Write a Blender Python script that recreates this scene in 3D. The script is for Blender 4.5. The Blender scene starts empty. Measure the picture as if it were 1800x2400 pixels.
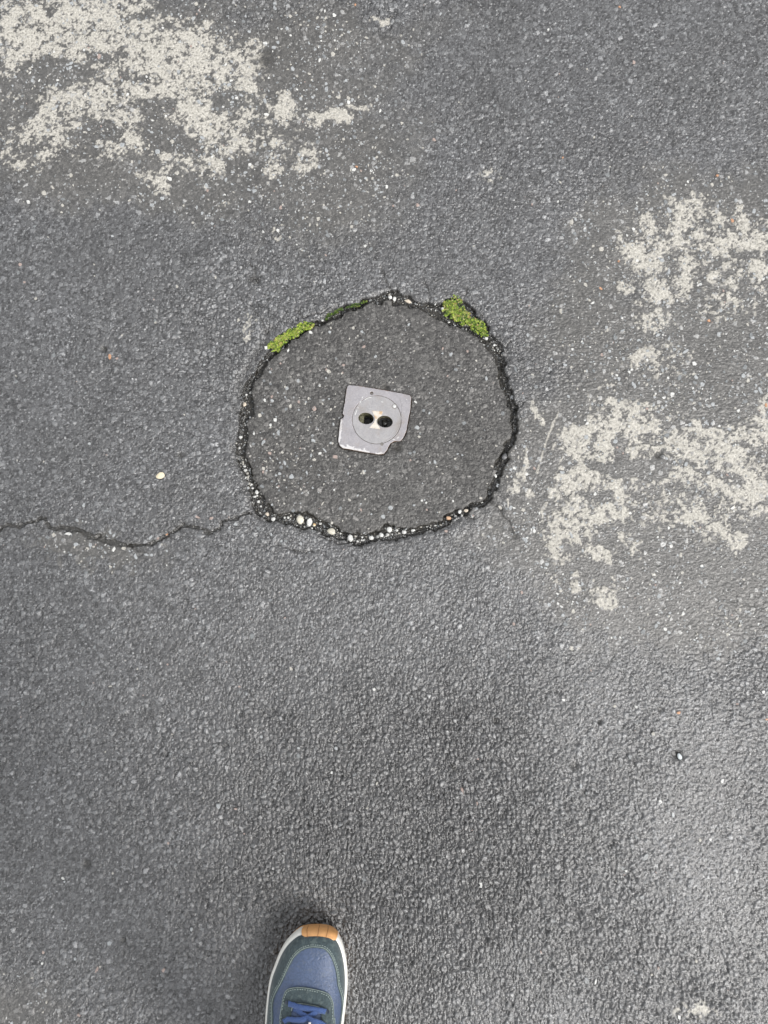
import bpy, bmesh, math, random
import numpy as np
from mathutils import Vector, Matrix
from mathutils.geometry import tessellate_polygon

R = math.radians
sc = bpy.context.scene
COL = sc.collection
rnd = random.Random(11)
nr = np.random.RandomState(5)

# ------------------------------------------------------------------ camera
CAM_H, TILT, TH = 1.0, R(5.0), 0.541
TV = TH * 4 / 3
cam_data = bpy.data.cameras.new('camera')
cam = bpy.data.objects.new('camera', cam_data)
COL.objects.link(cam)
cam.location = (0, 0, CAM_H)
cam.rotation_euler = (TILT, 0, 0)
cam_data.sensor_fit = 'HORIZONTAL'
cam_data.sensor_width = 36
cam_data.lens = 18 / TH
cam_data.clip_start = 0.02
cam_data.clip_end = 500
sc.camera = cam
sc.render.resolution_x, sc.render.resolution_y = 768, 1024

# ------------------------------------------------------------------ sky + light (overcast)
SUN_EL, SUN_AZ = R(46), R(130)          # azimuth measured from +Y clockwise: from the right, a little behind
world = bpy.data.worlds.new('World')
sc.world = world
world.use_nodes = True
wn, wl = world.node_tree.nodes, world.node_tree.links
wn.clear()
sky = wn.new('ShaderNodeTexSky'); sky.sky_type = 'NISHITA'; sky.sun_disc = False
sky.sun_elevation = SUN_EL; sky.sun_rotation = SUN_AZ
sky.air_density = 1.0; sky.dust_density = 4.0; sky.ozone_density = 1.0
hs = wn.new('ShaderNodeHueSaturation'); hs.inputs['Saturation'].default_value = 0.12
bg = wn.new('ShaderNodeBackground'); bg.inputs['Strength'].default_value = 0.15
wo = wn.new('ShaderNodeOutputWorld')
# cloud layer: evens out the clear-sky gradient
cl = wn.new('ShaderNodeMix'); cl.data_type = 'RGBA'; cl.inputs[0].default_value = 0.42; cl.inputs[7].default_value = (5.35, 5.45, 5.62, 1)
wl.new(sky.outputs[0], hs.inputs['Color']); wl.new(hs.outputs[0], cl.inputs[6]); wl.new(cl.outputs[2], bg.inputs['Color']); wl.new(bg.outputs[0], wo.inputs['Surface'])
sun_d = bpy.data.lights.new('sun', 'SUN'); sun_d.energy = 1.3; sun_d.angle = R(20); sun_d.color = (1.0, 0.965, 0.92)
sun = bpy.data.objects.new('sun', sun_d); COL.objects.link(sun)
sdir = Vector((math.sin(SUN_AZ) * math.cos(SUN_EL), math.cos(SUN_AZ) * math.cos(SUN_EL), math.sin(SUN_EL)))
sun.rotation_euler = sdir.to_track_quat('Z', 'Y').to_euler()
sc.view_settings.view_transform = 'Standard'
sc.view_settings.look = 'None'
sc.view_settings.gamma = 1
sc.view_settings.use_curve_mapping = False
sc.view_settings.exposure = 0.80

# ------------------------------------------------------------------ helpers
def G(px, py, z=0.0):
    """point of the plan sheet (units of the 1800x2400 survey) at height z, metres"""
    u = (px - 900) / 900 * TH; v = (1200 - py) / 1200 * TV
    c, s = math.cos(TILT), math.sin(TILT)
    dx, dy, dz = u, s + v * c, -c + v * s
    t = (z - CAM_H) / dz
    return (dx * t, dy * t)

def S(py):
    """metres per survey unit at that row"""
    a = G(900, py); b = G(901, py)
    return b[0] - a[0]

def tag(o, label=None, cat=None, group=None, kind=None):
    if label: o['label'] = label
    if cat: o['category'] = cat
    if group: o['group'] = group
    if kind: o['kind'] = kind
    return o

def link(name, me, mats=None, parent=None):
    o = bpy.data.objects.new(name, me)
    COL.objects.link(o)
    if mats is not None and not me.materials:
        for m in (mats if isinstance(mats, (list, tuple)) else [mats]):
            me.materials.append(m)
    if parent: o.parent = parent
    return o

def empty(name, loc):
    o = bpy.data.objects.new(name, None); COL.objects.link(o)
    o.location = loc; o.empty_display_size = 0.02
    return o

def np_mesh(name, V, F, mi=None, smooth=False):
    """V (n,3); F (m,k) with equal k"""
    me = bpy.data.meshes.new(name)
    V = np.asarray(V, dtype=np.float32); F = np.asarray(F, dtype=np.int32)
    m, k = F.shape
    me.vertices.add(len(V)); me.vertices.foreach_set('co', V.ravel())
    me.loops.add(m * k); me.loops.foreach_set('vertex_index', F.ravel())
    me.polygons.add(m)
    me.polygons.foreach_set('loop_start', np.arange(m, dtype=np.int32) * k)
    if mi is not None: me.polygons.foreach_set('material_index', np.asarray(mi, dtype=np.int32))
    me.polygons.foreach_set('use_smooth', np.full(m, smooth))
    me.update(calc_edges=True)
    return me

def py_mesh(name, V, F, smooth=False):
    me = bpy.data.meshes.new(name)
    me.from_pydata([tuple(v) for v in V], [], F); me.update()
    me.polygons.foreach_set('use_smooth', [smooth] * len(me.polygons))
    return me

# ------------------------------------------------------------------ numpy noise
def h2(ix, iy, seed):
    n = (ix.astype(np.int64) * 374761393 + iy.astype(np.int64) * 668265263 + seed * 974634777) & 0xffffffff
    n = ((n ^ (n >> 13)) * 1274126177) & 0xffffffff
    n = n ^ (n >> 16)
    return (n & 0xffffff).astype(np.float32) / np.float32(0xffffff)

def vnoise(x, y, seed):
    ix = np.floor(x); iy = np.floor(y)
    fx = (x - ix).astype(np.float32); fy = (y - iy).astype(np.float32)
    ix = ix.astype(np.int64); iy = iy.astype(np.int64)
    fx = fx * fx * (3 - 2 * fx); fy = fy * fy * (3 - 2 * fy)
    a = h2(ix, iy, seed); b = h2(ix + 1, iy, seed); c = h2(ix, iy + 1, seed); d = h2(ix + 1, iy + 1, seed)
    return (a + (b - a) * fx) * (1 - fy) + (c + (d - c) * fx) * fy

def fbm(x, y, cell, octs, seed, gain=0.5):
    """about -1..1"""
    s = 0; a = 1.0; t = 0
    for i in range(octs):
        f = 2.03 ** i / cell
        ca, sa = math.cos(0.6 * i + seed), math.sin(0.6 * i + seed)
        s = s + a * (vnoise((x * ca - y * sa) * f + 17.3 * i, (x * sa + y * ca) * f - 9.1 * i, seed * 31 + i) * 2 - 1)
        t += a; a *= gain
    return s / t * 1.6

def voronoi(x, y, cell, seed):
    X = x / cell; Y = y / cell
    ix = np.floor(X).astype(np.int64); iy = np.floor(Y).astype(np.int64)
    F1 = np.full(x.shape, 9., np.float32); F2 = F1.copy(); idr = np.zeros(x.shape, np.float32)
    dx1 = np.zeros(x.shape, np.float32); dy1 = dx1.copy(); id2 = idr.copy(); id3 = idr.copy()
    for i in (-1, 0, 1):
        for j in (-1, 0, 1):
            cx, cy = ix + i, iy + j
            px = cx + 0.1 + 0.8 * h2(cx, cy, seed); py = cy + 0.1 + 0.8 * h2(cx, cy, seed + 7)
            ddx = (X - px).astype(np.float32); ddy = (Y - py).astype(np.float32)
            d = ddx * ddx + ddy * ddy
            near = d < F1
            F2 = np.where(near, F1, np.minimum(F2, d))
            F1 = np.where(near, d, F1)
            idr = np.where(near, h2(cx, cy, seed + 13), idr)
            id2 = np.where(near, h2(cx, cy, seed + 17), id2)
            id3 = np.where(near, h2(cx, cy, seed + 19), id3)
            dx1 = np.where(near, ddx, dx1); dy1 = np.where(near, ddy, dy1)
    return np.sqrt(F1), np.sqrt(F2), idr, id2, id3, dx1, dy1

def sstep(a, b, x):
    t = np.clip((x - a) / (b - a), 0, 1)
    return t * t * (3 - 2 * t)

# ------------------------------------------------------------------ survey of the joint, cracks, stains
RING = [(925,690,18),(932,701,18),(952,703,14),(975,712,10),(1001,717,16),(1032,729,26),(1062,727,52),(1088,742,44),(1121,764,34),
 (1140,788,20),(1162,810,20),(1173,833,11),(1177,859,9),(1178,881,10),(1184,901,7),(1192,920,7),(1197,940,9),(1201,959,9),(1203,979,7),
 (1203,992,7),(1205,1017,8),(1197,1037,11),(1187,1060,9),(1179,1078,9),(1170,1101,11),(1162,1123,8),(1152,1148,13),(1146,1166,10),
 (1129,1179,7),(1109,1187,8),(1088,1199,14),(1064,1209,13),(1047,1222,16),(1023,1232,8),(1002,1238,8),(982,1244,14),(961,1246,14),
 (931,1248,16),(911,1247,20),(891,1256,14),(870,1262,15),(848,1263,18),(821,1261,20),(797,1252,16),(777,1245,22),(756,1236,24),
 (725,1225,24),(703,1218,24),(676,1216,22),(654,1216,15),(640,1214,14),(625,1203,20),(610,1191,20),(603,1172,19),(595,1151,16),
 (585,1128,12),(578,1112,10),(573,1092,14),(567,1076,10),(560,1061,12),(562,1037,16),(565,1021,16),(567,1003,10),(570,987,10),
 (578,968,16),(582,949,17),(575,924,18),(581,906,13),(593,883,11),(610,857,12),(626,836,11),(638,820,16),(655,803,24),(671,791,22),
 (696,777,16),(718,764,14),(739,758,8),(761,750,7),(786,738,9),(812,723,10),(831,719,10),(855,709,10),(876,703,11),(900,694,14)]
HAIR = [
 [(-60,1246,5),(0,1240,5),(19,1232,6),(45,1232,5),(71,1223,5),(93,1215,4),(107,1217,4),(112,1236,5),(127,1242,6),(149,1238,7),(179,1242,8),
  (202,1253,8),(224,1258,9),(247,1268,8),(269,1272,9),(299,1278,7),(321,1278,4),(351,1273,5),(377,1260,5),(404,1247,5),(422,1236,4),
  (445,1232,3),(471,1242,4),(497,1249,4),(516,1240,3.5),(523,1223,3.5),(546,1214,3.5),(572,1204,3.5),(588,1206,3)],
 [(93,1215,3),(82,1232,2.5),(100,1240,2.5)], [(222,1262,3),(236,1250,3),(244,1262,3)],
 [(299,1278,3),(318,1286,2.5),(336,1296,2.5),(332,1304,2)],
 [(922,690,4),(914,668,3),(903,648,2.6),(893,630,2.4)], [(1006,714,4),(1005,690,3),(1000,662,2.2)],
 [(1146,1168,5),(1158,1182,4),(1170,1192,3.2),(1178,1206,2.6),(1192,1224,2.4),(1200,1246,2.8)],
 [(628,778,4),(614,752,2.5),(600,730,2.2),(590,712,2)], [(1080,706,3),(1092,690,3),(1096,672,2)],
 [(1203,960,3),(1218,952,2.6),(1226,944,2)], [(1180,812,3),(1190,808,2.2),(1200,800,2)],
 [(655,1281,2.2),(690,1291,2.5),(712,1297,2.5),(735,1292,2.0)], [(762,1262,2.6),(790,1272,3),(812,1276,2.4)],
 [(1094,1208,3.5),(1104,1214,4),(1112,1218,3)], [(700,728,2),(716,742,3),(742,736,2.6),(762,726,2.2)],
 [(585,620,2.2),(598,640,2.6),(604,660,2.2)], [(1090,1212,2),(1098,1222,2.4)],
]
# shallow worn grooves beside the joint: (points, half width, depth m, dark tint: dirt, on the right slope shade)
GROOVE = [
 ([(543,1045),(545,1062),(554,1088),(563,1112),(570,1135),(576,1155),(586,1185),(598,1206),(614,1220),(640,1223),(660,1226)], 7, 0.0016, 0.6),
 ([(560,960),(556,930),(560,905),(570,878),(585,850),(602,824),(616,800),(624,782),(640,772)], 15, 0.0028, 0.5),
 ([(745,752),(768,735),(785,720),(810,716),(835,712),(862,700),(885,690),(915,682)], 7, 0.0022, 0.45),
 ([(1118,736),(1145,762),(1170,790),(1188,812),(1190,840)], 10, 0.0025, 0.3),  # outer slope: its shadow is painted into the colour as a dark tint
 ([(944,684),(975,700),(1005,706),(1035,712)], 6, 0.0018, 0.3),
 ([(1180,1040),(1174,1070),(1150,1100),(1140,1140)], 6, 0.0008, 0.35),
 ([(1196,930),(1190,960),(1196,1000)], 5, 0.0006, 0.4),
 ([(702,1238),(730,1245),(770,1262),(800,1272),(850,1276),(905,1268),(960,1258),(1000,1250),(1050,1236),(1080,1216)], 5, 0.0014, 0.4),
]
MORTAR = [ # x, y, rx, ry, angle, weight
 (190,70,180,72,0,1.0),(400,130,150,66,10,1.0),(477,128,70,50,0,.9),(336,205,115,34,5,.9),(33,98,38,42,0,.8),(27,165,34,26,0,.8),
 (80,70,50,40,0,.7),(180,235,125,34,-5,.72),(135,278,75,28,0,.7),(33,228,32,14,0,.6),(293,290,40,28,0,.8),(304,334,46,24,0,.9),
 (450,255,72,48,20,.85),(520,305,46,36,20,.85),(400,372,56,22,20,.75),(493,388,32,20,-20,.85),(352,412,26,14,0,.65),(380,438,18,20,0,.85),
 (667,250,19,27,0,.85),(748,279,30,15,-10,.85),(794,270,24,13,25,.9),(838,250,24,7,20,.7),(716,370,22,26,0,.95),(645,385,18,30,10,.7),
 (597,98,17,11,0,.85),(586,200,18,12,0,.7),(635,325,16,16,0,.65),(658,545,20,20,0,.45),(535,470,18,14,0,.5),(60,370,55,22,0,.5),
 (20,30,20,60,0,.5),(250,10,110,25,0,.75),(80,320,80,22,0,.45),(560,150,30,40,0,.35),(30,385,26,10,0,.6),
 (1619,525,34,52,10,1.0),(1590,553,32,15,0,.9),(1644,568,27,17,0,.9),(1501,598,36,25,20,.95),(1539,621,27,14,20,.9),(1615,620,23,17,20,.95),
 (1699,573,38,15,0,.9),(1746,560,42,18,0,.9),(1741,522,16,28,-20,.8),(1788,577,26,15,20,.9),(1767,630,40,18,0,.95),(1530,653,18,26,-20,.75),
 (1505,514,18,18,0,.7),(1602,662,14,36,10,.7),(1552,692,22,9,-10,.85),(1467,668,14,13,0,.7),(1518,675,12,14,0,.6),(1716,680,10,26,0,.6),
 (1678,645,15,12,0,.75),(1518,752,22,22,20,.85),(1543,733,10,14,0,.75),(1501,839,36,16,-15,.85),(1450,560,8,13,0,.8),(1790,520,16,12,0,.7),
 (1640,470,26,16,0,.7),(1700,700,26,9,0,.5),(1580,480,22,10,0,.55),(1780,680,20,12,0,.5),(1700,630,14,10,0,.5),
 (1378,1035,52,38,0,1.0),(1410,1066,30,13,20,.95),(1463,984,46,27,0,.85),(1450,946,36,11,0,.7),(1526,955,15,8,0,.9),(1522,993,24,14,0,.75),
 (1505,1058,32,21,-20,.8),(1661,1040,78,32,6,1.05),(1712,1082,62,22,12,1.0),(1741,1018,26,22,0,.8),(1778,1010,22,28,0,.8),
 (1598,1107,32,15,10,.85),(1674,1136,32,16,10,.9),(1724,1163,32,20,20,.8),(1775,1150,34,25,-10,.95),(1792,1198,20,16,0,.8),
 (1623,1212,28,21,30,.9),(1699,1248,36,13,35,.9),(1720,1272,16,8,0,.8),(1737,1258,12,14,0,.8),(1741,1216,12,14,0,.75),
 (1324,1115,22,17,0,.8),(1362,1098,15,22,0,.8),(1340,1149,20,18,0,.75),(1353,1191,36,21,0,.9),(1332,1221,40,13,0,.8),(1446,1191,22,16,20,.95),
 (1395,1220,44,13,-12,.9),(1446,1149,26,8,0,.7),(1302,1250,13,30,0,.9),(1307,1289,12,24,0,.9),(1336,1246,14,13,0,.9),(1362,1267,12,12,0,.8),
 (1408,1293,32,11,0,.75),(1459,1263,11,10,0,.75),(1492,1277,14,22,-20,.8),(1421,1313,8,12,0,.8),(1412,1399,28,19,15,1.05),(1349,1356,9,15,0,.8),
 (1353,1380,12,6,20,.9),(1298,1356,14,6,0,.6),(1258,966,9,16,-10,1.1),(1267,985,7,8,0,1.1),(1231,1069,6,12,0,.8),(1222,1115,11,11,0,1.0),
 (1235,1094,7,10,20,.8),(1243,1158,6,11,0,.9),(1191,1172,4,14,0,.75),(1294,1157,10,15,20,.95),(1281,1184,6,12,20,.9),(1269,1216,5,15,20,1.0),
 (1205,1145,6,8,0,.8),(1440,1360,10,10,0,.7),(1790,950,14,22,0,.6),(1640,1000,20,10,0,.6),(1570,1120,20,10,0,.6),(1420,905,18,8,0,.5),
 (1200,1130,8,14,20,.6),(1420,1130,70,70,0,.42),(1600,560,140,100,0,.36),(1620,1150,160,110,0,.38),(1500,1000,110,60,0,.40),(560,290,140,80,0,.38),(1330,1240,70,70,0,.42),(1700,720,90,50,0,.34),(1560,850,80,50,0,.32),(200,330,160,50,0,.36),(1540,700,60,70,0,.38),
 (895,48,24,18,0,.5),(1640,2376,60,26,0,.40),(580,770,22,34,20,.42),(1142,412,30,26,0,.34),(1760,2250,60,60,0,.2),
]
HOLES = [(233,128,36,12,10),(288,108,9,26,15),(401,66,32,7,5),(390,240,32,18,0),(180,163,27,18,0),(300,190,42,14,0),(483,176,17,14,0),
 (382,322,48,26,0),(244,306,44,18,0),(525,240,30,18,0),(330,35,30,8,0),(1640,537,8,10,0),(1660,1000,18,6,0),(1480,1095,60,20,0),(1400,1165,24,10,0),
 (1740,1045,22,6,20),(95,170,60,26,-20),(60,250,40,14,0),(430,20,50,12,0)]
WEAR = [(250,200,360,230,0,1.0),(620,250,300,230,0,.9),(760,440,190,120,40,.7),(690,560,90,60,30,.5),(120,380,200,80,0,.6),
 (1650,560,240,170,0,.9),(1620,900,270,260,0,1.0),(1560,1180,330,230,0,1.0),(1270,1080,110,190,10,.7),(1600,1400,320,120,5,.8),(1260,1300,120,90,30,.6),
 (1000,60,160,60,0,.35),(40,2390,150,90,0,.6),(210,1285,150,34,6,1.0),(1400,640,80,180,-10,.4)]

# ------------------------------------------------------------------ ground grid
def axis(lo, f0, f1, hi, base, fine, far):
    a = []
    x = f0
    while x < f1: a.append(x); x += fine
    st = fine
    while x < hi:
        a.append(x); st = min(st * 1.04, base); x += st
    while x < far:
        a.append(x); st *= 1.28; x += st
    x = f0; st = fine
    b = []
    st = min(st * 1.04, base); x -= st
    while x > lo:
        b.append(x); st = min(st * 1.04, base); x -= st
    while x > -far:
        b.append(x); st *= 1.28; x -= st
    return np.array(b[::-1] + a)
rx0, rx1 = G(535, 1000)[0], G(1225, 1000)[0]
ry1, ry0 = G(900, 670)[1], G(900, 1290)[1]
AX = axis(-0.60, rx0, rx1, 0.60, 0.00127, 0.00106, 60)
AY = axis(-0.61, ry0, ry1, 0.875, 0.00127, 0.00106, 60)
NX, NY = len(AX), len(AY)
X, Y = np.meshgrid(AX, AY)
SPX = np.gradient(AX)[None, :]; SPY = np.gradient(AY)[:, None]
LOD = np.clip(0.0030 / np.maximum(SPX, SPY) - 0.6, 0, 1).astype(np.float32)   # relief fades where the sheet gets coarse
print('grid', NX, NY)

def w2(pts):
    return [(G(p[0], p[1]) + tuple(q * S(p[1]) for q in p[2:3])) for p in pts]

def poly_dist(pts, closed, margin, hw=None, warp=0.0):
    """distance to polyline minus local half width, on a window; returns window slices and array"""
    P = np.array([(p[0], p[1]) for p in pts]); W = np.array([(p[2] / 2 if len(p) > 2 else (hw or 0)) for p in pts])
    x0, x1 = P[:, 0].min() - margin, P[:, 0].max() + margin
    y0, y1 = P[:, 1].min() - margin, P[:, 1].max() + margin
    i0, i1 = np.searchsorted(AX, [x0, x1]); j0, j1 = np.searchsorted(AY, [y0, y1])
    sl = (slice(j0, j1), slice(i0, i1))
    x = X[sl] + WX[sl] * warp; y = Y[sl] + WY[sl] * warp
    best = np.full(x.shape, 9.0)
    n = len(P)
    for k in range(n if closed else n - 1):
        a, b = P[k], P[(k + 1) % n]; wa, wb = W[k], W[(k + 1) % n]
        d = b - a; L = d @ d + 1e-12
        t = np.clip(((x - a[0]) * d[0] + (y - a[1]) * d[1]) / L, 0, 1)
        dd = np.hypot(x - a[0] - t * d[0], y - a[1] - t * d[1]) - (wa + (wb - wa) * t)
        best = np.minimum(best, dd)
    return sl, best

WX = (fbm(X, Y, 0.012, 3, 3) ).astype(np.float32); WY = (fbm(X, Y, 0.012, 3, 4)).astype(np.float32)

def ellipses(lst, soft=1.0, warp=0.0):
    out = np.zeros(X.shape, np.float32)
    for e in lst:
        cx, cy = G(e[0], e[1]); s = S(e[1]); rx, ry = e[2] * s, e[3] * s
        a = -R(e[4]); w = e[5] if len(e) > 5 else 1.0
        m = max(rx, ry) * 2.2 + 0.01
        i0, i1 = np.searchsorted(AX, [cx - m, cx + m]); j0, j1 = np.searchsorted(AY, [cy - m, cy + m])
        sl = (slice(j0, j1), slice(i0, i1))
        x = X[sl] - cx + WX[sl] * warp; y = Y[sl] - cy + WY[sl] * warp
        u = (x * math.cos(a) + y * math.sin(a)) / rx; v = (-x * math.sin(a) + y * math.cos(a)) / ry
        g = np.exp(-(u * u + v * v) ** (1.15) * 0.55) * w
        out[sl] = np.maximum(out[sl], g) + 0.25 * np.minimum(out[sl], g)
    return out

def inside(poly, x, y):
    c = np.zeros(x.shape, bool); n = len(poly)
    for i in range(n):
        x1, y1 = poly[i][:2]; x2, y2 = poly[(i + 1) % n][:2]
        if y1 == y2: continue
        c ^= ((y1 > y) != (y2 > y)) & (x < (x2 - x1) * (y - y1) / (y2 - y1) + x1)
    return c

RINGW = [(p[0], p[1], p[2] * 1.15 + 3.5 + (3 if p[0] > 1165 else 0) + (2 if p[0] < 612 else 0)) for p in RING]
ring_w = w2(RINGW)
INS = inside(ring_w, X, Y)
wear = np.clip(ellipses(WEAR, warp=0.02), 0, 1)
wear = sstep(0.25, 0.75, wear + 0.22 * fbm(X, Y, 0.07, 4, 9))
wear[INS] = 0
D = ellipses(MORTAR, warp=0.006) - 0.8 * ellipses(HOLES, warp=0.008)
D = np.minimum(D, 0.74)
n1 = fbm(X, Y, 0.016, 6, 21, 0.86); n2 = fbm(X, Y, 0.0042, 2, 22, 0.7)
mort = sstep(0.40, 0.60, D * .93 + 0.80 * n1 * sstep(0.04, .4, D) + 0.40 * n2 * sstep(.04, .3, D))
mort *= sstep(0.12, 0.3, D)
# two thin trowel lines of residue
for pts, w in (([(1307,967),(1297,990),(1285,1020),(1272,1062),(1262,1090),(1258,1107)], 3.2),
               ([(1384,960),(1380,935),(1376,915)], 1.6), ([(1320,1055),(1316,1075),(1308,1090)], 1.6)):
    sl, d = poly_dist([(G(*p)[0], G(*p)[1], w * S(1000)) for p in pts], False, 0.01, warp=0.0012)
    mort[sl] = np.maximum(mort[sl], sstep(0.0008, -0.0006, d + 0.0012 * n2[sl]) * 0.9)
mort[INS] = 0

# ---- relief of the asphalt
A = voronoi(X + WX * 0.0012, Y + WY * 0.0012, 0.0064, 1)
B = voronoi(X + WX * 0.0008, Y + WY * 0.0008, 0.0031, 2)
edgeA = sstep(0.0, 0.26, A[1] - A[0]); edgeB = sstep(0.0, 0.36, B[1] - B[0])
hA = edgeA * (0.30 + 0.70 * A[3]) + edgeA * ((A[4] - .5) * A[5] + (A[3] - .5) * A[6]) * 0.9
hB = edgeB * (0.3 + 0.7 * B[3]) + edgeB * ((B[4] - .5) * B[5] + (B[2] - .5) * B[6]) * 0.9
coarse = 0.68 - .14 * sstep(-.1, -.4, X) + 0.42 * fbm(X, Y, 0.16, 3, 41)                # some areas stay open, some are closed up
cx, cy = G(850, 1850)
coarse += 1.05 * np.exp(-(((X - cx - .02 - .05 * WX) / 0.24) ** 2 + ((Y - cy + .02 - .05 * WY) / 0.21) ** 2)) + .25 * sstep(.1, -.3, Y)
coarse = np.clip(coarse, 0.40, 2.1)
big = (A[2] > 0.78 - 0.38 * sstep(.7, 1.3, coarse))
C = voronoi(X, Y, 0.0105, 6)
pits = sstep(0.42, 0.20, C[0]) * (C[2] > 0.90) * sstep(0.6, 1.2, coarse)
stones = np.where(big, hA * 1.15, hB)
H = 0.0023 * stones * coarse - 0.0016 * pits
H += 0.00042 * fbm(X, Y, 0.0022, 2, 51)
smooth_f = 1 - 0.62 * wear - 0.45 * INS
H *= smooth_f * LOD
H += 0.0016 * fbm(X, Y, 0.22, 3, 71) + 0.0007 * fbm(X, Y, 0.04, 2, 72) * LOD
H = H.astype(np.float64)
# residue fills the hollows and stands a little proud
Hs = 0.0016 * fbm(X, Y, 0.22, 3, 71) + 0.00085 + 0.00022 * n2 + 0.0002 * n1
H = H * (1 - mort * .8 * LOD) + Hs * mort * .8 * LOD

# ---- patch, joint, cracks
dirt_shade = np.zeros(X.shape, np.float32)
sl, d = poly_dist(ring_w, True, 0.05, warp=0.0034)
jag = 0.0015 * n1[sl] + 0.0008 * n2[sl]
depth = 0.0085
gap = sstep(0.0010, -0.0007, d + jag)
H[sl] += -depth * gap - 0.0013 * np.exp(-np.maximum(d, 0) / 0.004) * (1 - gap)
dirt_shade[sl] = np.maximum(dirt_shade[sl], gap)
dirt_shade[sl] = np.maximum(dirt_shade[sl], 0.60 * np.exp(-np.maximum(d, 0) / 0.0028) * np.clip(.8 + .6 * n1[sl], .2, 1))
GAPD = np.full(X.shape, 9.0); GAPD[sl] = d
for hi_, pts in enumerate(HAIR):
    sl, d = poly_dist([(a_, b_, c_ * (1.35 if hi_ == 0 else 1.1)) for a_, b_, c_ in w2(pts)], False, 0.02, warp=0.0024)
    d = d + 0.0011 * n2[sl] * (hi_ == 0)
    g = (1 if hi_ == 0 else .6) * sstep(0.0009, -0.0006, d + 0.0006 * n1[sl])
    H[sl] -= 0.0032 * g + 0.0007 * np.exp(-np.maximum(d, 0) / 0.003) * (1 - g)
    dirt_shade[sl] = np.maximum(dirt_shade[sl], g * 0.95)
    dirt_shade[sl] = np.maximum(dirt_shade[sl], 0.30 * np.exp(-np.maximum(d, 0) / 0.002))
for pts, hw, dp, dt in GROOVE:
    s = S(1000)
    sl, d = poly_dist([G(*p) + (2 * hw * s * .6,) for p in pts], False, 0.03, warp=0.002)
    g = sstep(hw * s * .8, -hw * s * .6, d)
    H[sl] -= dp * g
    dirt_shade[sl] = np.maximum(dirt_shade[sl], dt * g * np.clip(0.8 + 0.5 * n1[sl], 0, 1))
H[INS] -= 0.0008
for (px, py, r, dp) in ((203*1,2027,10,.004),(930,1046,13,.0022),(902,908,9,.002),(1586,1768,13,.004),(625,138,24,.0014),(1545,1066,9,.004),
                        (1462,868,5,.002),(1206,1256,8,.0015),(1068,1030,6,.001),(290,2204,7,.003),(1128,740,7,.001),(596,655,12,.001),(1064,1800,9,.002),
                        (1163,1690,8,.003),(1548,1663,7,.003),(1405,1693,5,.003),(425,1068,10,.0012),(243,818,8,.003),(1345,1795,12,.003)):
    c = G(px, py); s = S(py) * r
    m = np.exp(-(((X - c[0]) ** 2 + (Y - c[1]) ** 2) / s ** 2) ** 1.5)
    H -= dp * m
    dirt_shade = np.maximum(dirt_shade, (0.8 * m).astype(np.float32))

# ---- recess for the metal plate
PLATE = [(818,902.5),(838,904),(906,915),(960,926),(964,931),(962,960),(958,980),(952,1012),(945,1026),(939,1033.5),(923.5,1034.5),(915.5,1039),
 (911,1047),(907,1055),(900,1064),(886,1065),(847,1058.5),(803,1050.5),(796,1044.5),(792.5,1034),(795,1007),(798.5,982),(804.5,979.5),(806,974.5),
 (803,970),(808,942),(812,913),(814,905.5)]
plate_w = [G(*p) for p in PLATE]
pin = inside(plate_w, X, Y)
pc = np.array(G(883, 984))
slp, dpl = poly_dist([p + (0.0,) for p in plate_w], True, 0.02)
H[slp] -= 0.0010 * np.exp(-np.maximum(dpl, 0) / 0.003) * (~pin[slp])
dirt_shade[slp] = np.maximum(dirt_shade[slp], 0.55 * np.exp(-np.maximum(dpl - 0.0003, 0) / 0.0014))
H[pin] = -0.0060
H[np.hypot(X - pc[0], Y - pc[1]) < 0.033] = -0.034

# ---- per stone tone
tone = np.where(big, A[3] * 0.6 + A[2] * 0.4, B[2]).astype(np.float32)
tone = tone * (.35 + .65 * sstep(.1, .5, edgeA * big + edgeB * (~big)))

def hz(x, y):
    """height of the finished sheet"""
    i = min(max(np.searchsorted(AX, x) - 1, 0), NX - 2); j = min(max(np.searchsorted(AY, y) - 1, 0), NY - 2)
    fx = (x - AX[i]) / (AX[i + 1] - AX[i]); fy = (y - AY[j]) / (AY[j + 1] - AY[j])
    return float((H[j, i] * (1 - fx) + H[j, i + 1] * fx) * (1 - fy) + (H[j + 1, i] * (1 - fx) + H[j + 1, i + 1] * fx) * fy)
def samp(F, x, y):
    i = np.clip(np.searchsorted(AX, x), 0, NX - 1); j = np.clip(np.searchsorted(AY, y), 0, NY - 1)
    return F[j, i]

# ------------------------------------------------------------------ materials
def mat(name):
    m = bpy.data.materials.new(name); m.use_nodes = True
    nt = m.node_tree; b = nt.nodes['Principled BSDF']
    return m, nt, nt.nodes, nt.links, b

def node(nt, t, **kw):
    n = nt.nodes.new(t)
    for k, v in kw.items(): setattr(n, k, v)
    return n

def math_n(nt, op, a, b=None, clamp=False):
    n = node(nt, 'ShaderNodeMath', operation=op, use_clamp=clamp)
    for i, v in enumerate((a, b)):
        if v is None: continue
        if isinstance(v, (int, float)): n.inputs[i].default_value = v
        else: nt.links.new(v, n.inputs[i])
    return n.outputs[0]

def mix_c(nt, f, a, b, blend='MIX'):
    n = node(nt, 'ShaderNodeMix', data_type='RGBA', blend_type=blend)
    for i, v in ((0, f), (6, a), (7, b)):
        if isinstance(v, (int, float)): n.inputs[i].default_value = v
        elif isinstance(v, tuple): n.inputs[i].default_value = (*v, 1) if len(v) == 3 else v
        else: nt.links.new(v, n.inputs[i])
    return n.outputs[2]

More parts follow.
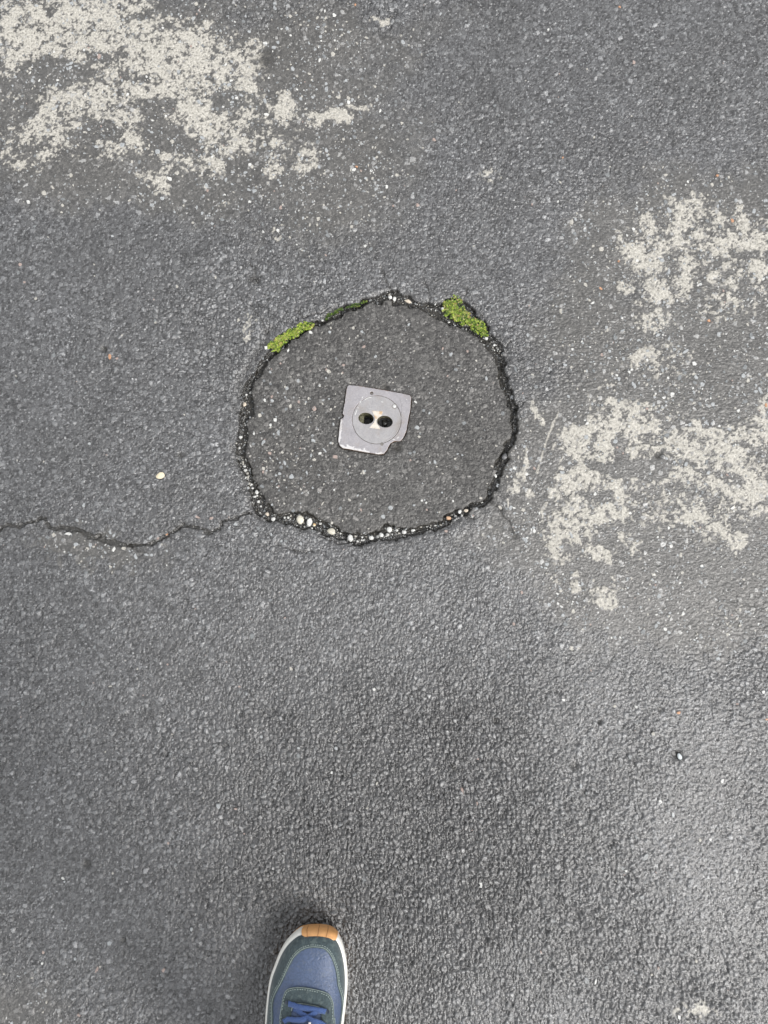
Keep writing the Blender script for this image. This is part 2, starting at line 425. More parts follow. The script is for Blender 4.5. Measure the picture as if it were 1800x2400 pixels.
def noise(nt, scale, detail=2, rough=0.5, coord=None):
    n = node(nt, 'ShaderNodeTexNoise')
    n.inputs['Scale'].default_value = scale; n.inputs['Detail'].default_value = detail; n.inputs['Roughness'].default_value = rough
    if coord is not None: nt.links.new(coord, n.inputs['Vector'])
    return n

def ramp(nt, fac, stops):
    n = node(nt, 'ShaderNodeValToRGB')
    while len(n.color_ramp.elements) < len(stops): n.color_ramp.elements.new(0.5)
    for e, (p, c) in zip(n.color_ramp.elements, stops):
        e.position = p; e.color = (*c, 1) if len(c) == 3 else c
    nt.links.new(fac, n.inputs[0])
    return n.outputs[0]

def g3(v, t=(1, 1, 1)): return (v * t[0], v * t[1], v * t[2])

def ground_mat(name, patch):
    m, nt, N, L, b = mat(name)
    geo = node(nt, 'ShaderNodeNewGeometry').outputs['Position']
    at = node(nt, 'ShaderNodeAttribute', attribute_name='zones'); sp = node(nt, 'ShaderNodeSeparateColor'); L.new(at.outputs['Color'], sp.inputs[0])
    mo, we, di = sp.outputs[0], sp.outputs[1], sp.outputs[2]
    to = node(nt, 'ShaderNodeAttribute', attribute_name='stone_tone').outputs['Fac']
    # where the sheet is too coarse to carry single stones (beyond the surveyed area) the stones come from a cell pattern
    lod = node(nt, 'ShaderNodeAttribute', attribute_name='relief').outputs['Fac']
    vo = node(nt, 'ShaderNodeTexVoronoi'); vo.inputs['Scale'].default_value = 270; L.new(geo, vo.inputs['Vector'])
    sv = node(nt, 'ShaderNodeSeparateColor'); L.new(vo.outputs['Color'], sv.inputs[0])
    edge = math_n(nt, 'MULTIPLY', math_n(nt, 'SUBTRACT', .85, vo.outputs['Distance']), 2.2, True)
    tv = math_n(nt, 'MULTIPLY', sv.outputs[0], math_n(nt, 'ADD', math_n(nt, 'MULTIPLY', edge, .65), .35))
    inv = math_n(nt, 'SUBTRACT', 1.0, lod)
    to = math_n(nt, 'ADD', math_n(nt, 'MULTIPLY', to, lod), math_n(nt, 'MULTIPLY', tv, inv))
    cellh = math_n(nt, 'MULTIPLY', math_n(nt, 'MULTIPLY', edge, math_n(nt, 'ADD', sv.outputs[1], .5)), inv)
    fine = noise(nt, 700, 3, .6, geo).outputs[0]
    mid = noise(nt, 9, 4, .6, geo).outputs[0]
    grit = noise(nt, 330, 2, .5, geo).outputs[0]
    if patch:
        base = ramp(nt, to, [(0, (.022, .021, .020)), (.4, (.058, .056, .053)), (.7, (.084, .082, .077)), (.93, (.135, .131, .125)), (.985, (.25, .24, .23)), (1, (.32, .31, .30))])
    else:
        base = ramp(nt, to, [(0, (.018, .018, .018)), (.25, (.048, .048, .049)), (.62, (.084, .085, .087)), (.90, (.138, .141, .144)), (.985, (.24, .243, .247)), (1, (.32, .32, .32))])
    wearc = ramp(nt, to, [(0, (.038, .036, .033)), (.6, (.080, .077, .071)), (.84, (.112, .108, .102)), (.92, (.24, .24, .235)), (1, (.36, .36, .35))])
    base = mix_c(nt, we, base, wearc)
    var = ramp(nt, fine, [(.25, (.50, .50, .50)), (.5, (1, 1, 1)), (.75, (1.62, 1.6, 1.58))])
    base = mix_c(nt, 1.0, base, var, 'MULTIPLY')
    # shade of the open-textured lower centre, painted into the base colour
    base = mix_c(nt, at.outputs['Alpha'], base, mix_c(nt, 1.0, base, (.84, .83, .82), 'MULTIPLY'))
    varm = ramp(nt, mid, [(.3, (.84, .83, .82)), (.7, (1.15, 1.15, 1.16))])
    base = mix_c(nt, 1.0, base, varm, 'MULTIPLY')
    # residue: sandy, pale
    mc = ramp(nt, grit, [(.25, (.14, .132, .115)), (.42, (.33, .316, .28)), (.58, (.43, .411, .366)), (.8, (.56, .54, .495))])
    mv = ramp(nt, fine, [(.3, (.80, .79, .78)), (.7, (1.12, 1.12, 1.12))])
    mc = mix_c(nt, 1.0, mc, mv, 'MULTIPLY')
    mo_v = math_n(nt, 'MULTIPLY', mo, math_n(nt, 'SUBTRACT', 1.0, ramp(nt, to, [(.78, (0, 0, 0)), (.90, (.7, .7, .7))])))
    base = mix_c(nt, mo_v, base, mc)
    # dirt in the cracks, with the right slope's painted shadow
    dn = ramp(nt, grit, [(.3, (.008, .007, .006)), (.6, (.022, .019, .013)), (.8, (.05, .045, .035))])
    base = mix_c(nt, di, base, dn)
    L.new(base, b.inputs['Base Color'])
    # damp binder: semi gloss, worn and residue areas matt
    r0 = math_n(nt, 'ADD', .13 if not patch else .34, math_n(nt, 'MULTIPLY', fine, .16))
    r1 = math_n(nt, 'ADD', r0, math_n(nt, 'MULTIPLY', we, .14))
    r2 = math_n(nt, 'ADD', r1, math_n(nt, 'MULTIPLY', mo, .4), True)
    L.new(r2, b.inputs['Roughness'])
    b.inputs['Specular IOR Level'].default_value = 1.0 if not patch else .6
    hsum = math_n(nt, 'ADD', math_n(nt, 'ADD', math_n(nt, 'MULTIPLY', grit, 1.0), math_n(nt, 'MULTIPLY', fine, .5)), math_n(nt, 'MULTIPLY', cellh, 1.1))
    bu = node(nt, 'ShaderNodeBump'); bu.inputs['Strength'].default_value = .9; bu.inputs['Distance'].default_value = .0014
    L.new(hsum, bu.inputs['Height']); L.new(bu.outputs[0], b.inputs['Normal'])
    return m

def simple(name, col, rough=.6, var=.25, scale=300, bump=.0003, metallic=0, spec=.5, spots=None):
    m, nt, N, L, b = mat(name)
    geo = node(nt, 'ShaderNodeNewGeometry').outputs['Position']
    n = noise(nt, scale, 3, .6, geo).outputs[0]
    c = ramp(nt, n, [(.3, g3(1 - var, col)), (.7, g3(1 + var, col))])
    if spots:
        n2 = noise(nt, scale * .35, 3, .6, geo).outputs[0]
        f = ramp(nt, n2, [(spots[1], (0, 0, 0)), (spots[1] + .08, (1, 1, 1))])
        c = mix_c(nt, f, c, spots[0])
    L.new(c, b.inputs['Base Color'])
    b.inputs['Roughness'].default_value = rough; b.inputs['Metallic'].default_value = metallic
    b.inputs['Specular IOR Level'].default_value = spec
    if bump:
        bu = node(nt, 'ShaderNodeBump'); bu.inputs['Strength'].default_value = 1; bu.inputs['Distance'].default_value = bump
        L.new(n, bu.inputs['Height']); L.new(bu.outputs[0], b.inputs['Normal'])
    return m

M_ROAD = ground_mat('damp_worn_asphalt', False)
M_PATCH = ground_mat('patched_asphalt', True)
M_CHIP = [simple('pale_blue_stone', (.30, .312, .318), .5, .25, 500), simple('cream_stone', (.37, .355, .32), .6, .25, 500),
          simple('grey_stone', (.17, .178, .182), .45, .25, 500), simple('pink_stone', (.30, .235, .21), .6, .25, 500),
          simple('orange_stone', (.40, .22, .13), .6, .3, 500), simple('white_stone', (.52, .52, .50), .5, .2, 500),
          simple('dark_stone', (.026, .026, .026), .4, .3, 500)]

# ------------------------------------------------------------------ write the two ground meshes
idx = np.arange(NX * NY).reshape(NY, NX)
quads = np.stack([idx[:-1, :-1], idx[:-1, 1:], idx[1:, 1:], idx[1:, :-1]], -1).reshape(-1, 4)
qin = INS[:-1, :-1].ravel()
ALLV = np.stack([X, Y, H], -1).reshape(-1, 3)
open_tex_shade = np.clip(sstep(.95, 1.75, coarse) + .15 * n1 * sstep(.8, 1.1, coarse), 0, 1) * (~INS)  # weight of the shade painted into the road colour
zones = np.stack([mort, wear, np.clip(dirt_shade, 0, 1), open_tex_shade], -1).reshape(-1, 4).astype(np.float32)
toner = tone.ravel(); lodr = np.ascontiguousarray(np.broadcast_to(LOD, X.shape)).ravel().astype(np.float32)
def ground_piece(name, q, m):
    used = np.zeros(NX * NY, bool); used[q.ravel()] = True
    remap = np.cumsum(used) - 1
    me = np_mesh(name, ALLV[used], remap[q], smooth=True)
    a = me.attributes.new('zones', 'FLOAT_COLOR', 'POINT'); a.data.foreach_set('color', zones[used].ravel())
    a = me.attributes.new('stone_tone', 'FLOAT', 'POINT'); a.data.foreach_set('value', toner[used])
    a = me.attributes.new('relief', 'FLOAT', 'POINT'); a.data.foreach_set('value', lodr[used])
    o = link(name, me, m); o['kind'] = 'structure'
    return o
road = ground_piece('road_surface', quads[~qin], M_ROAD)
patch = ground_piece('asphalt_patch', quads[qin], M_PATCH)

# ------------------------------------------------------------------ stone chips bedded in the surface
def chip_arrays(n, seed):
    r = random.Random(seed)
    ang = sorted((i + r.uniform(-.3, .3)) / n * 2 * math.pi for i in range(n))
    rad = [r.uniform(.72, 1.1) for _ in range(n)]
    tilt = (r.uniform(-.15, .15), r.uniform(-.15, .15))
    lo = [(math.cos(a) * q, math.sin(a) * q, -.5) for a, q in zip(ang, rad)]
    hi = [(math.cos(a) * q * .80, math.sin(a) * q * .80, .22 + tilt[0] * math.cos(a) + tilt[1] * math.sin(a)) for a, q in zip(ang, rad)]
    return lo + hi, [list(range(n, 2 * n))] + [[i, (i + 1) % n, n + (i + 1) % n, n + i] for i in range(n)]
chip_me = {}
def chip_mesh(var, mi):
    k = (var, mi)
    if k not in chip_me:
        v, f = chip_arrays(5 + var % 3, 100 + var)
        me = py_mesh('stone_chip', v, f); me.materials.append(M_CHIP[mi]); chip_me[k] = me
    return chip_me[k]
def place_chip(px, py, w, h, ang, mi, parent, var=None):
    x, y = G(px, py); s = S(py)
    o = bpy.data.objects.new('stone_chip', chip_mesh(rnd.randrange(12) if var is None else var, mi)); COL.objects.link(o)
    o.parent = parent
    o.scale = (w * s / 2, h * s / 2, 0.0011 + 0.00005 * w)
    o.rotation_euler = (rnd.uniform(-.06, .06), rnd.uniform(-.06, .06), R(ang))
    zz = max(hz(x, y), np.mean([hz(x + dx, y + dy) for dx, dy in ((.003, 0), (-.003, 0), (0, .003), (0, -.003))]))
    o.location = (x, y, zz + 0.0003)
    return o
PCH = [(645,984,12,11,0,5),(634,996,8,9,0,5),(652,1014,12,15,20,0),(617,1036,9,19,-38,0),(595,1016,7,8,0,5),(581,1015,4,11,40,5),(781,994,8,9,0,0),
 (775,1038,8,8,0,0),(760,1054,6,15,38,0),(729,1067,9,12,0,0),(750,1062,12,8,20,5),(667,1084,9,13,15,0),(719,1108,7,13,10,0),(647,1114,7,7,0,0),
 (747,1113,10,5,0,0),(783,1148,7,7,0,5),(756,1180,3.5,16,-35,1),(650,1142,7,4,0,5),(653,1126,5,7,0,1),(722,1155,3,10,0,5),(587,1045,4,9,20,5),
 (621,1081,14,3,-35,1),(620,937,7,13,20,5),(675,821,7,10,-30,5),(757,937,12,6,-5,0),(771,934,8,5,0,0),(728,778,15,8,-20,5),(773,778,9,9,0,0),
 (633,872,9,8,0,0),(637,929,10,9,0,3),(958,760,6,13,-40,0),(1057,830,14,12,0,0),(1068,866,12,11,0,2),(1140,886,8,14,0,0),(1049,941,8,10,0,2),
 (1097,945,8,8,0,2),(1067,762,6,8,0,0),(993,962,11,10,0,2),(974,942,10,6,-30,5),(1019,1083,12,11,0,0),(1058,1129,5,9,15,1),(999,1178,8,8,0,5),
 (1062,1174,7,7,0,5),(989,1173,8,6,0,5),(1036,1154,6,7,0,0),(961,1062,10,10,0,2),(632,1062,10,10,0,3),(617,1106,8,8,0,3),(805,855,10,8,0,3),
 (904,792,8,6,0,1),(848,777,9,9,0,0),(941,800,7,6,0,1),(706,905,6,5,0,1),(668,906,7,6,0,1),(700,960,7,6,0,0),(1096,823,8,7,0,3),(1030,1200,7,5,20,1)]
RCH = [(161,1251,17,9,0,5),(267,1288,9,15,-20,5),(318,1305,9,20,15,0),(290,1285,13,11,0,1),(206,1285,12,7,-30,1),(166,1300,11,8,0,0),(267,1255,7,13,-30,0),
 (353,1260,7,16,-30,0),(553,1229,12,9,0,0),(538,1238,7,13,-20,0),(250,1197,12,9,0,2),(396,418,20,11,-30,5),(355,480,14,10,20,0),(483,434,13,14,0,0),(380,464,14,12,0,0),
 (621,100,15,8,0,5),(673,65,13,11,0,0),(621,236,10,15,15,0),(705,230,10,14,0,0),(765,209,11,16,0,0),(749,141,6,17,-20,5),(686,160,13,12,0,0),
 (776,412,12,10,0,0),(873,418,10,10,0,1),(597,447,17,11,-20,0),(529,420,11,14,0,0),(765,353,9,17,15,0),(146,480,9,9,0,1),(263,553,9,7,0,0),(624,268,14,10,0,5),
 (651,98,10,11,0,0),(1568,636,13,15,-20,0),(1459,775,15,8,25,0),(1541,786,15,10,35,0),(1684,784,13,17,-20,0),(1763,792,13,10,30,0),(1606,824,21,10,35,0),
 (1552,868,10,15,0,0),(1630,885,13,16,20,0),(1741,881,14,13,0,0),(1779,913,9,21,20,0),(1391,870,10,12,0,2),(1427,839,11,8,0,0),(1461,841,10,11,0,0),
 (1315,729,11,16,0,1),(1682,484,9,14,0,0),(1566,491,9,15,30,0),(1592,885,12,20,-30,2),(1307,474,8,8,0,5),(1670,948,13,14,0,0),(1729,963,14,10,0,5),
 (1338,1254,10,19,20,0),(1252,1244,11,10,0,5),(1573,1280,12,11,0,5),(1644,1326,11,9,20,5),(1537,1467,10,18,-35,0),(1507,1480,21,14,20,2),(1319,1442,10,13,30,0),
 (1442,1035,17,13,0,0),(1718,1191,17,10,20,5),(1473,1000,8,8,0,5),(1233,1269,6,13,-35,0),(140,1920,11,6,-35,0),(148,2058,12,6,-30,5),(265,2046,7,7,0,1),
 (101,2256,8,8,0,5),(178,2245,10,9,0,0),(450,2176,8,12,0,0),(1361,1842,12,12,0,0),(1577,1909,11,14,0,0),(1546,1877,14,9,-35,5),(1692,1830,8,15,-25,5),
 (1513,2007,17,22,-45,2),(1528,1718,14,10,20,1),(1788,1622,12,12,0,5),(1504,2103,17,14,0,2),(1459,2034,10,12,0,2),(1396,2300,6,16,-20,5),(1374,2298,20,18,0,2),
 (1591,2383,12,14,0,5),(877,1615,9,9,0,5),(1126,2073,13,15,0,5),(395,1975,9,7,0,3),(258,835,9,17,0,4),(275,841,12,8,0,3),(1083,1853,8,24,10,3),(1118,1882,9,11,0,3),
 (1590,1670,13,9,15,4),(1796,1686,8,6,0,4),(229,2270,8,16,-25,3),(236,2264,6,9,0,1),(385,2272,12,11,0,3),(103,2230,8,8,0,3),(48,620,12,10,0,3),(390,1252,10,6,-15,4),
 (463,1212,22,6,-25,3),(496,1215,14,8,25,3),(84,700,11,9,0,1),(365,756,10,7,20,1),(505,650,9,9,0,1),(415,672,9,8,0,1),(1285,70,9,9,0,5),(1452,17,8,6,0,4),
 (833,12,7,7,-20,4),(836,391,9,7,-20,4),(1681,412,10,7,0,4),(1318,372,7,6,0,4),(1661,752,11,9,0,4),(1408,676,14,6,-30,4),(1450,612,9,7,0,4),(1716,517,10,12,0,4),
 (1793,950,8,14,0,4),(1208,865,8,26,15,2),(1203,929,14,12,0,0),(1168,1138,12,12,0,0),(965,680,8,13,10,2),(998,678,14,6,-25,2),(1021,700,9,9,0,2),
 (210,1040,9,9,0,0),(127,833,10,14,0,2),(670,1268,12,7,0,2),(705,1274,8,10,0,0),(660,1268,6,9,20,0),(1045,1245,9,9,0,3),(1117,1192,8,9,0,2),(636,1253,8,10,0,0),
 (1240,1650,10,10,0,2),(700,1770,12,14,0,2),(700,1752,8,8,0,0),(788,1752,10,12,0,0),(512,1888,14,16,0,0),(553,1895,9,7,0,3),(778,1810,9,9,0,5),(853,2061,16,18,0,2),
 (613,1727,10,9,0,0),(682,1567,12,10,0,1),(1440,1655,10,8,0,1),(1490,1656,12,6,-30,5),(1757,1767,10,5,30,5),(1320,1640,10,9,0,5),(1640,1968,10,9,0,1),(1664,1967,10,6,0,5),
 (1466,2040,9,7,0,5),(1630,2250,9,9,0,1),(1527,2284,8,7,0,1),(1384,2010,8,8,0,0),(1490,1960,8,14,30,2),(1520,1405,8,7,0,1),(1204,1462,10,8,0,3),(1223,1388,9,9,0,3)]
PLATE_C = [p for p in PLATE]
for c in PCH: place_chip(*c[:6], patch)
for c in RCH: place_chip(*c[:6], road)

# a random scatter of chips: the largest as objects, the tiny ones joined
ringpix = [(p[0], p[1]) for p in RING]
def inpoly(poly, x, y):
    c = False; n = len(poly)
    for i in range(n):
        x1, y1 = poly[i][0], poly[i][1]; x2, y2 = poly[(i + 1) % n][0], poly[(i + 1) % n][1]
        if (y1 > y) != (y2 > y) and x < (x2 - x1) * (y - y1) / (y2 - y1) + x1: c = not c
    return c
nbig = [0, 0]
small = {0: [], 1: []}
tries = 85000
xs = nr.uniform(-.66, .66, tries); ys = nr.uniform(-.66, .92, tries)
we_s = samp(wear, xs, ys); mo_s = samp(mort, xs, ys); di_s = samp(dirt_shade, xs, ys); in_s = samp(INS, xs, ys); pl_s = samp(pin, xs, ys)
clump = samp(fbm(X, Y, 0.05, 3, 91).astype(np.float32), xs, ys)
coar = samp(coarse, xs, ys)
u = nr.rand(tries)
inside_w = in_s
left_patch = np.exp(-((xs - G(680, 1080)[0]) ** 2 + (ys - G(680, 1080)[1]) ** 2) / .09 ** 2)
p_acc = 0.014 + 0.56 * we_s * np.clip(.55 + .5 * clump, .1, 1.2) + inside_w * (0.05 + 0.22 * left_patch)
ok = (u < p_acc) & (di_s < .3) & (~pl_s) & ((mo_s < .5) | (nr.rand(tries) < .16))
size = np.exp(nr.normal(0, .46, tries)) * 5.5
cand = np.nonzero(ok)[0]
order = cand[np.argsort(-size[cand])]
for k in order:
    x, y, sz = xs[k], ys[k], min(size[k], 15.5)
    isin = bool(in_s[k]); w_ = we_s[k]
    t = rnd.random()
    if w_ > .4: mi = 0 if t < .42 else 5 if t < .50 else 1 if t < .70 else 2 if t < .99 else 3
    elif isin: mi = 1 if t < .4 else 0 if t < .7 else 2 if t < .95 else 3
    else: mi = 2 if t < .72 else 0 if t < .84 else 1 if t < .94 else 3
    if sz > 7.5 and nbig[isin] < (110, 40)[isin] and abs(x) < .6:
        s = .0006
        o = bpy.data.objects.new('stone_chip', chip_mesh(rnd.randrange(12), mi)); COL.objects.link(o)
        o.parent = patch if isin else road
        asp = rnd.uniform(.55, 1)
        o.scale = (sz * s / 2, sz * s / 2 * asp, .0012)
        o.rotation_euler = (0, 0, rnd.uniform(0, 6.28)); o.location = (x, y, hz(x, y) + .0003)
        nbig[isin] += 1
    else:
        small[isin].append((x, y, sz * .0006 / 2, mi, rnd.uniform(.45, 1), rnd.uniform(0, 6.28)))
def joined_chips(lst, parent):
    vv, ff, mm = [], [], []; base = 0
    nv = 5
    for (x, y, s, mi, asp, a) in lst:
        ca, sa = math.cos(a), math.sin(a)
        z = hz(x, y) + .00015; off = rnd.uniform(0, 6)
        lo, hi = [], []
        for i in range(nv):
            t = off + (i + rnd.uniform(-.25, .25)) / nv * 6.283; q = s * rnd.uniform(.8, 1.15)
            ux, uy = math.cos(t) * q, math.sin(t) * q * asp
            dx, dy = ux * ca - uy * sa, ux * sa + uy * ca
            lo.append((x + dx, y + dy, z - .0009)); hi.append((x + dx * .8, y + dy * .8, z + .0003 + rnd.uniform(-.0001, .0001)))
        vv += lo + hi
        for i in range(nv):
            j = (i + 1) % nv
            ff += [(base + i, base + j, base + nv + j), (base + i, base + nv + j, base + nv + i)]
        for i in range(1, nv - 1): ff.append((base + nv, base + nv + i, base + nv + i + 1))
        mm += [mi] * (2 * nv + nv - 2); base += 2 * nv
    me = np_mesh('fine_stone_chips', vv, ff, mm)
    o = link('fine_stone_chips', me, M_CHIP, parent); o['kind'] = 'stuff'
joined_chips(small[0], road); joined_chips(small[1], patch)
print('chips', nbig, len(small[0]), len(small[1]))

# ------------------------------------------------------------------ gravel lying in the round joint
def pebble_arrays(seed, n_sub=2, rough=.16):
    bm = bmesh.new(); bmesh.ops.create_icosphere(bm, subdivisions=n_sub, radius=1)
    r = random.Random(seed)
    # chop by random planes for a broken stone
    planes = [(Vector((r.gauss(0, 1), r.gauss(0, 1), r.gauss(0, 1))).normalized(), r.uniform(.62, .9)) for _ in range(9)]
    for v in bm.verts:
        for nrm, dd in planes:
            k = v.co.dot(nrm)
            if k > dd: v.co -= nrm * (k - dd)
        v.co *= 1 + r.uniform(-.04, .04)
    V = [tuple(v.co) for v in bm.verts]; bm.verts.ensure_lookup_table()
    F = [[v.index for v in f.verts] for f in bm.faces]; bm.free()
    return V, F
icos = [pebble_arrays(300 + i, 1) for i in range(8)]
vv, ff, mm = [], [], []; base = 0
P = np.array([(p[0], p[1]) for p in ring_w]); Wd = np.array([p[2] for p in ring_w]); n = len(P)
seg = np.roll(P, -1, 0) - P; segl = np.hypot(seg[:, 0], seg[:, 1])
prob = segl * Wd; prob /= prob.sum()
def light_frac(px, py):
    # gravel is pale along the bottom and lower left, mostly dark on the right flank
    if py > 1190: return .36
    if px < 640: return .30 if py > 990 else .12
    if px < 760: return .08
    if px > 1165: return .03
    if 880 < px < 1165 and py < 830: return .22
    return .1
for _ in range(3300):
    k = nr.choice(n, p=prob); t = rnd.random(); p = P[k] + seg[k] * t; w = Wd[k] * (1 - t) + Wd[(k + 1) % n] * t
    nx, ny = -seg[k][1] / segl[k], seg[k][0] / segl[k]
    q = rnd.uniform(-.52, .52) * w; x, y = p[0] + nx * q, p[1] + ny * q
    sx = RING[k][0]; sy = RING[k][1]
    light = rnd.random() < light_frac(sx, sy)
    s = min(math.exp(rnd.gauss(0, .4)) * .00085, .0024) * (1.15 if light else 1)
    V, F = icos[rnd.randrange(8)]; a = rnd.uniform(0, 6.28); ca, sa = math.cos(a), math.sin(a); e = rnd.uniform(.6, 1)
    z = min(hz(x, y), -.0026) + s * .45
    for v in V: vv.append((x + (v[0] * ca - v[1] * e * sa) * s, y + (v[0] * sa + v[1] * e * ca) * s, z + v[2] * s * .8))
    ff += [(base + f[0], base + f[1], base + f[2]) for f in F]
    mi = rnd.choice([0, 1, 5, 5, 2]) if light else rnd.choice([6, 6, 6, 2])
    mm += [mi] * len(F); base += len(V)
def add_small(x, y, w, h, mi):
    global base
    s = S(1100); V, F = icos[rnd.randrange(8)]; X0, Y0 = G(x, y)
    z = min(hz(X0, Y0), -.002) + .0012
    for v in V: vv.append((X0 + v[0] * s * w / 2, Y0 + v[1] * s * h / 2, z + v[2] * s * min(w, h) / 2))
    ff.extend([(base + f[0], base + f[1], base + f[2]) for f in F]); mm.extend([mi] * len(F)); base += len(V)
for q in [(929,1241,9,8,5),(837,1268,8,8,5),(908,1252,9,9,5),(716,1213,8,8,5),(797,1249,7,8,5),(750,1226,9,8,5),(674,1212,8,8,5),(665,1212,7,7,5),
          (885,1259,8,7,5),(832,1256,9,8,1),(618,1197,9,10,2),(595,1163,11,7,5),(604,1175,8,8,5),(579,1117,8,9,1),(609,1186,8,7,5),(578,1108,8,7,1),
          (559,1048,7,7,5),(587,1134,8,8,5),(1060,1206,9,5,1),(1068,1209,8,8,5),(1021,1231,8,5,5),(987,1234,8,7,1),(951,1240,6,6,5),(1130,1177,8,4,5),
          (930,1242,9,8,5),(1053,750,9,6,5),(1160,805,8,9,5),(1134,805,7,7,5),(1173,820,7,6,1),(1098,758,9,8,5),(585,917,9,8,5),(575,922,8,7,5),
          (571,1091,8,7,5),(575,1100,7,7,5),(568,1086,6,6,1),(590,1143,8,7,5),(600,1160,8,7,5),(848,1258,6,8,5),(852,1265,9,5,5),(858,1257,6,5,1)]:
    add_small(*q)
me = np_mesh('joint_gravel', vv, ff, mm)
tag(link('joint_gravel', me, M_CHIP), 'fine black and white gravel lying in the round joint about the asphalt patch', 'gravel', kind='stuff')

M_CREAM = simple('cream_pebble', (.50, .475, .40), .55, .12, 420, .0003)
M_WHITEP = simple('white_quartz_pebble', (.52, .52, .50), .5, .25, 300, .0012, spots=((.30, .31, .31), .62))
M_BEIGE = simple('beige_pebble', (.50, .44, .36), .6, .18, 380, .0004)
M_ORANGEP = simple('tan_orange_pebble', (.52, .34, .22), .6, .2, 380, .0004)
M_BLUEW = simple('blue_white_pebble', (.50, .54, .55), .4, .2, 380, .0004)
M_DARKP = simple('dark_grey_pebble', (.11, .11, .115), .4, .3, 380, .0004)
M_FLAKE = simple('yellow_cream_stone', (.62, .55, .40), .6, .12, 260, .0004, spots=((.62, .36, .12), .60))
PEB = [ # x, y, w, h, angle, material, label
 (703,1218,20,25,20,M_CREAM,'largest cream rounded pebble in the bottom left of the round joint'),
 (725,1224,16,22,-15,M_WHITEP,'grey white jagged pebble just right of the largest cream pebble in the joint'),
 (777,1245,25,17,-25,M_CREAM,'flat oval cream pebble lying alone in the bottom of the round joint'),
 (821,1261,15,19,0,M_WHITEP,'blocky grey white pebble at the very bottom of the round joint'),
 (870,1260,14,12,20,M_WHITEP,'small jagged white pebble right of the blocky one at the bottom of the joint'),
 (913,1241,14,14,-30,M_WHITEP,'broken white pebble high against the patch edge, bottom of the joint below the plate'),
 (893,1254,13,12,-20,M_WHITEP,'white pebble lying just below and left of the broken white one in the joint'),
 (736,1230,8,8,0,M_FLAKE,'tiny yellowish pebble beside the grey white jagged pebble in the joint'),
 (640,1216,11,12,0,M_WHITEP,'white pebble at the lower left corner of the round joint'),
 (626,1205,11,10,-20,M_BEIGE,'pinkish white pebble up and left of the white corner pebble in the joint'),
 (601,1153,10,11,0,M_WHITEP,'brightest pebble on the lower left flank of the round joint'),
 (563,1024,11,8,30,M_WHITEP,'white pebble on the left flank of the round joint, level with the plate bottom'),
 (1078,1199,10,10,0,M_WHITEP,'rounded bright white pebble in the bottom right part of the round joint'),
 (1093,1197,12,9,0,M_BEIGE,'triangular beige pebble next to the bright white one, bottom right of the joint'),
 (1052,1214,13,10,-25,M_ORANGEP,'tan orange pebble in the bottom right part of the round joint'),
 (968,1243,11,7,10,M_WHITEP,'flat white pebble in the bottom of the joint, left of the tan orange pebble'),
 (947,1247,12,10,0,M_WHITEP,'triangular white pebble in the joint right below the patch, left of the flat white one'),
 (1162,1115,7,11,20,M_WHITEP,'upright narrow white pebble on the lower right flank of the round joint'),
 (1183,1070,14,16,-20,M_DARKP,'dark grey pebble ringed by black crack on the right flank of the joint'),
 (914,696,11,11,0,M_WHITEP,'white pebble at the very top of the round joint, left one of two'),
 (924,699,9,13,0,M_WHITEP,'white pebble at the very top of the round joint, right one of two'),
 (957,705,23,9,-24,M_BEIGE,'long grey beige pebble in the joint right of the topmost white pebbles'),
 (1038,723,10,9,-30,M_WHITEP,'white pebble touching the left side of the right moss clump'),
 (1140,792,12,8,-20,M_WHITEP,'white pebble at the lower tip of the right moss clump'),
 (623,815,10,10,10,M_WHITEP,'square white pebble at the lower left end of the left moss clump'),
 (571,945,10,11,0,M_BEIGE,'pinkish beige pebble on the left outer lip of the round joint'),
 (1593,1773,12,17,30,M_BLUEW,'loose blue white pebble sitting in a dark hollow, lower right of the road'),
 (378,1115,24,16,20,M_FLAKE,'cream and orange stone lying on the asphalt left of the round patch'),
]
for i, (px, py, w, h, a, m, lab) in enumerate(PEB):
    V, F = pebble_arrays(500 + i, 2)
    s = S(py); x, y = G(px, py)
    hh = min(w, h) * .75 if i != 27 else 5
    me = py_mesh('pebble', [(v[0] * w * s / 2, v[1] * h * s / 2, v[2] * hh * s / 2) for v in V], F, smooth=False)
    bmx = bmesh.new(); bmx.from_mesh(me); bmesh.ops.smooth_vert(bmx, verts=bmx.verts, factor=(.35 if m is M_CREAM else .12), use_axis_x=True, use_axis_y=True, use_axis_z=True)
    bmx.to_mesh(me); bmx.free()
    me.polygons.foreach_set('use_smooth', [m is M_CREAM] * len(me.polygons))
    o = link('pebble', me, m)
    base_z = hz(x, y)
    if i < 26: base_z = max(base_z, -.0035 if i not in (25,) else base_z)
    o.location = (x, y, base_z + hh * s / 2 * .65)
    o.rotation_euler = (0, 0, R(a))
    tag(o, lab, 'pebble', 'pebbles in and around the round joint')

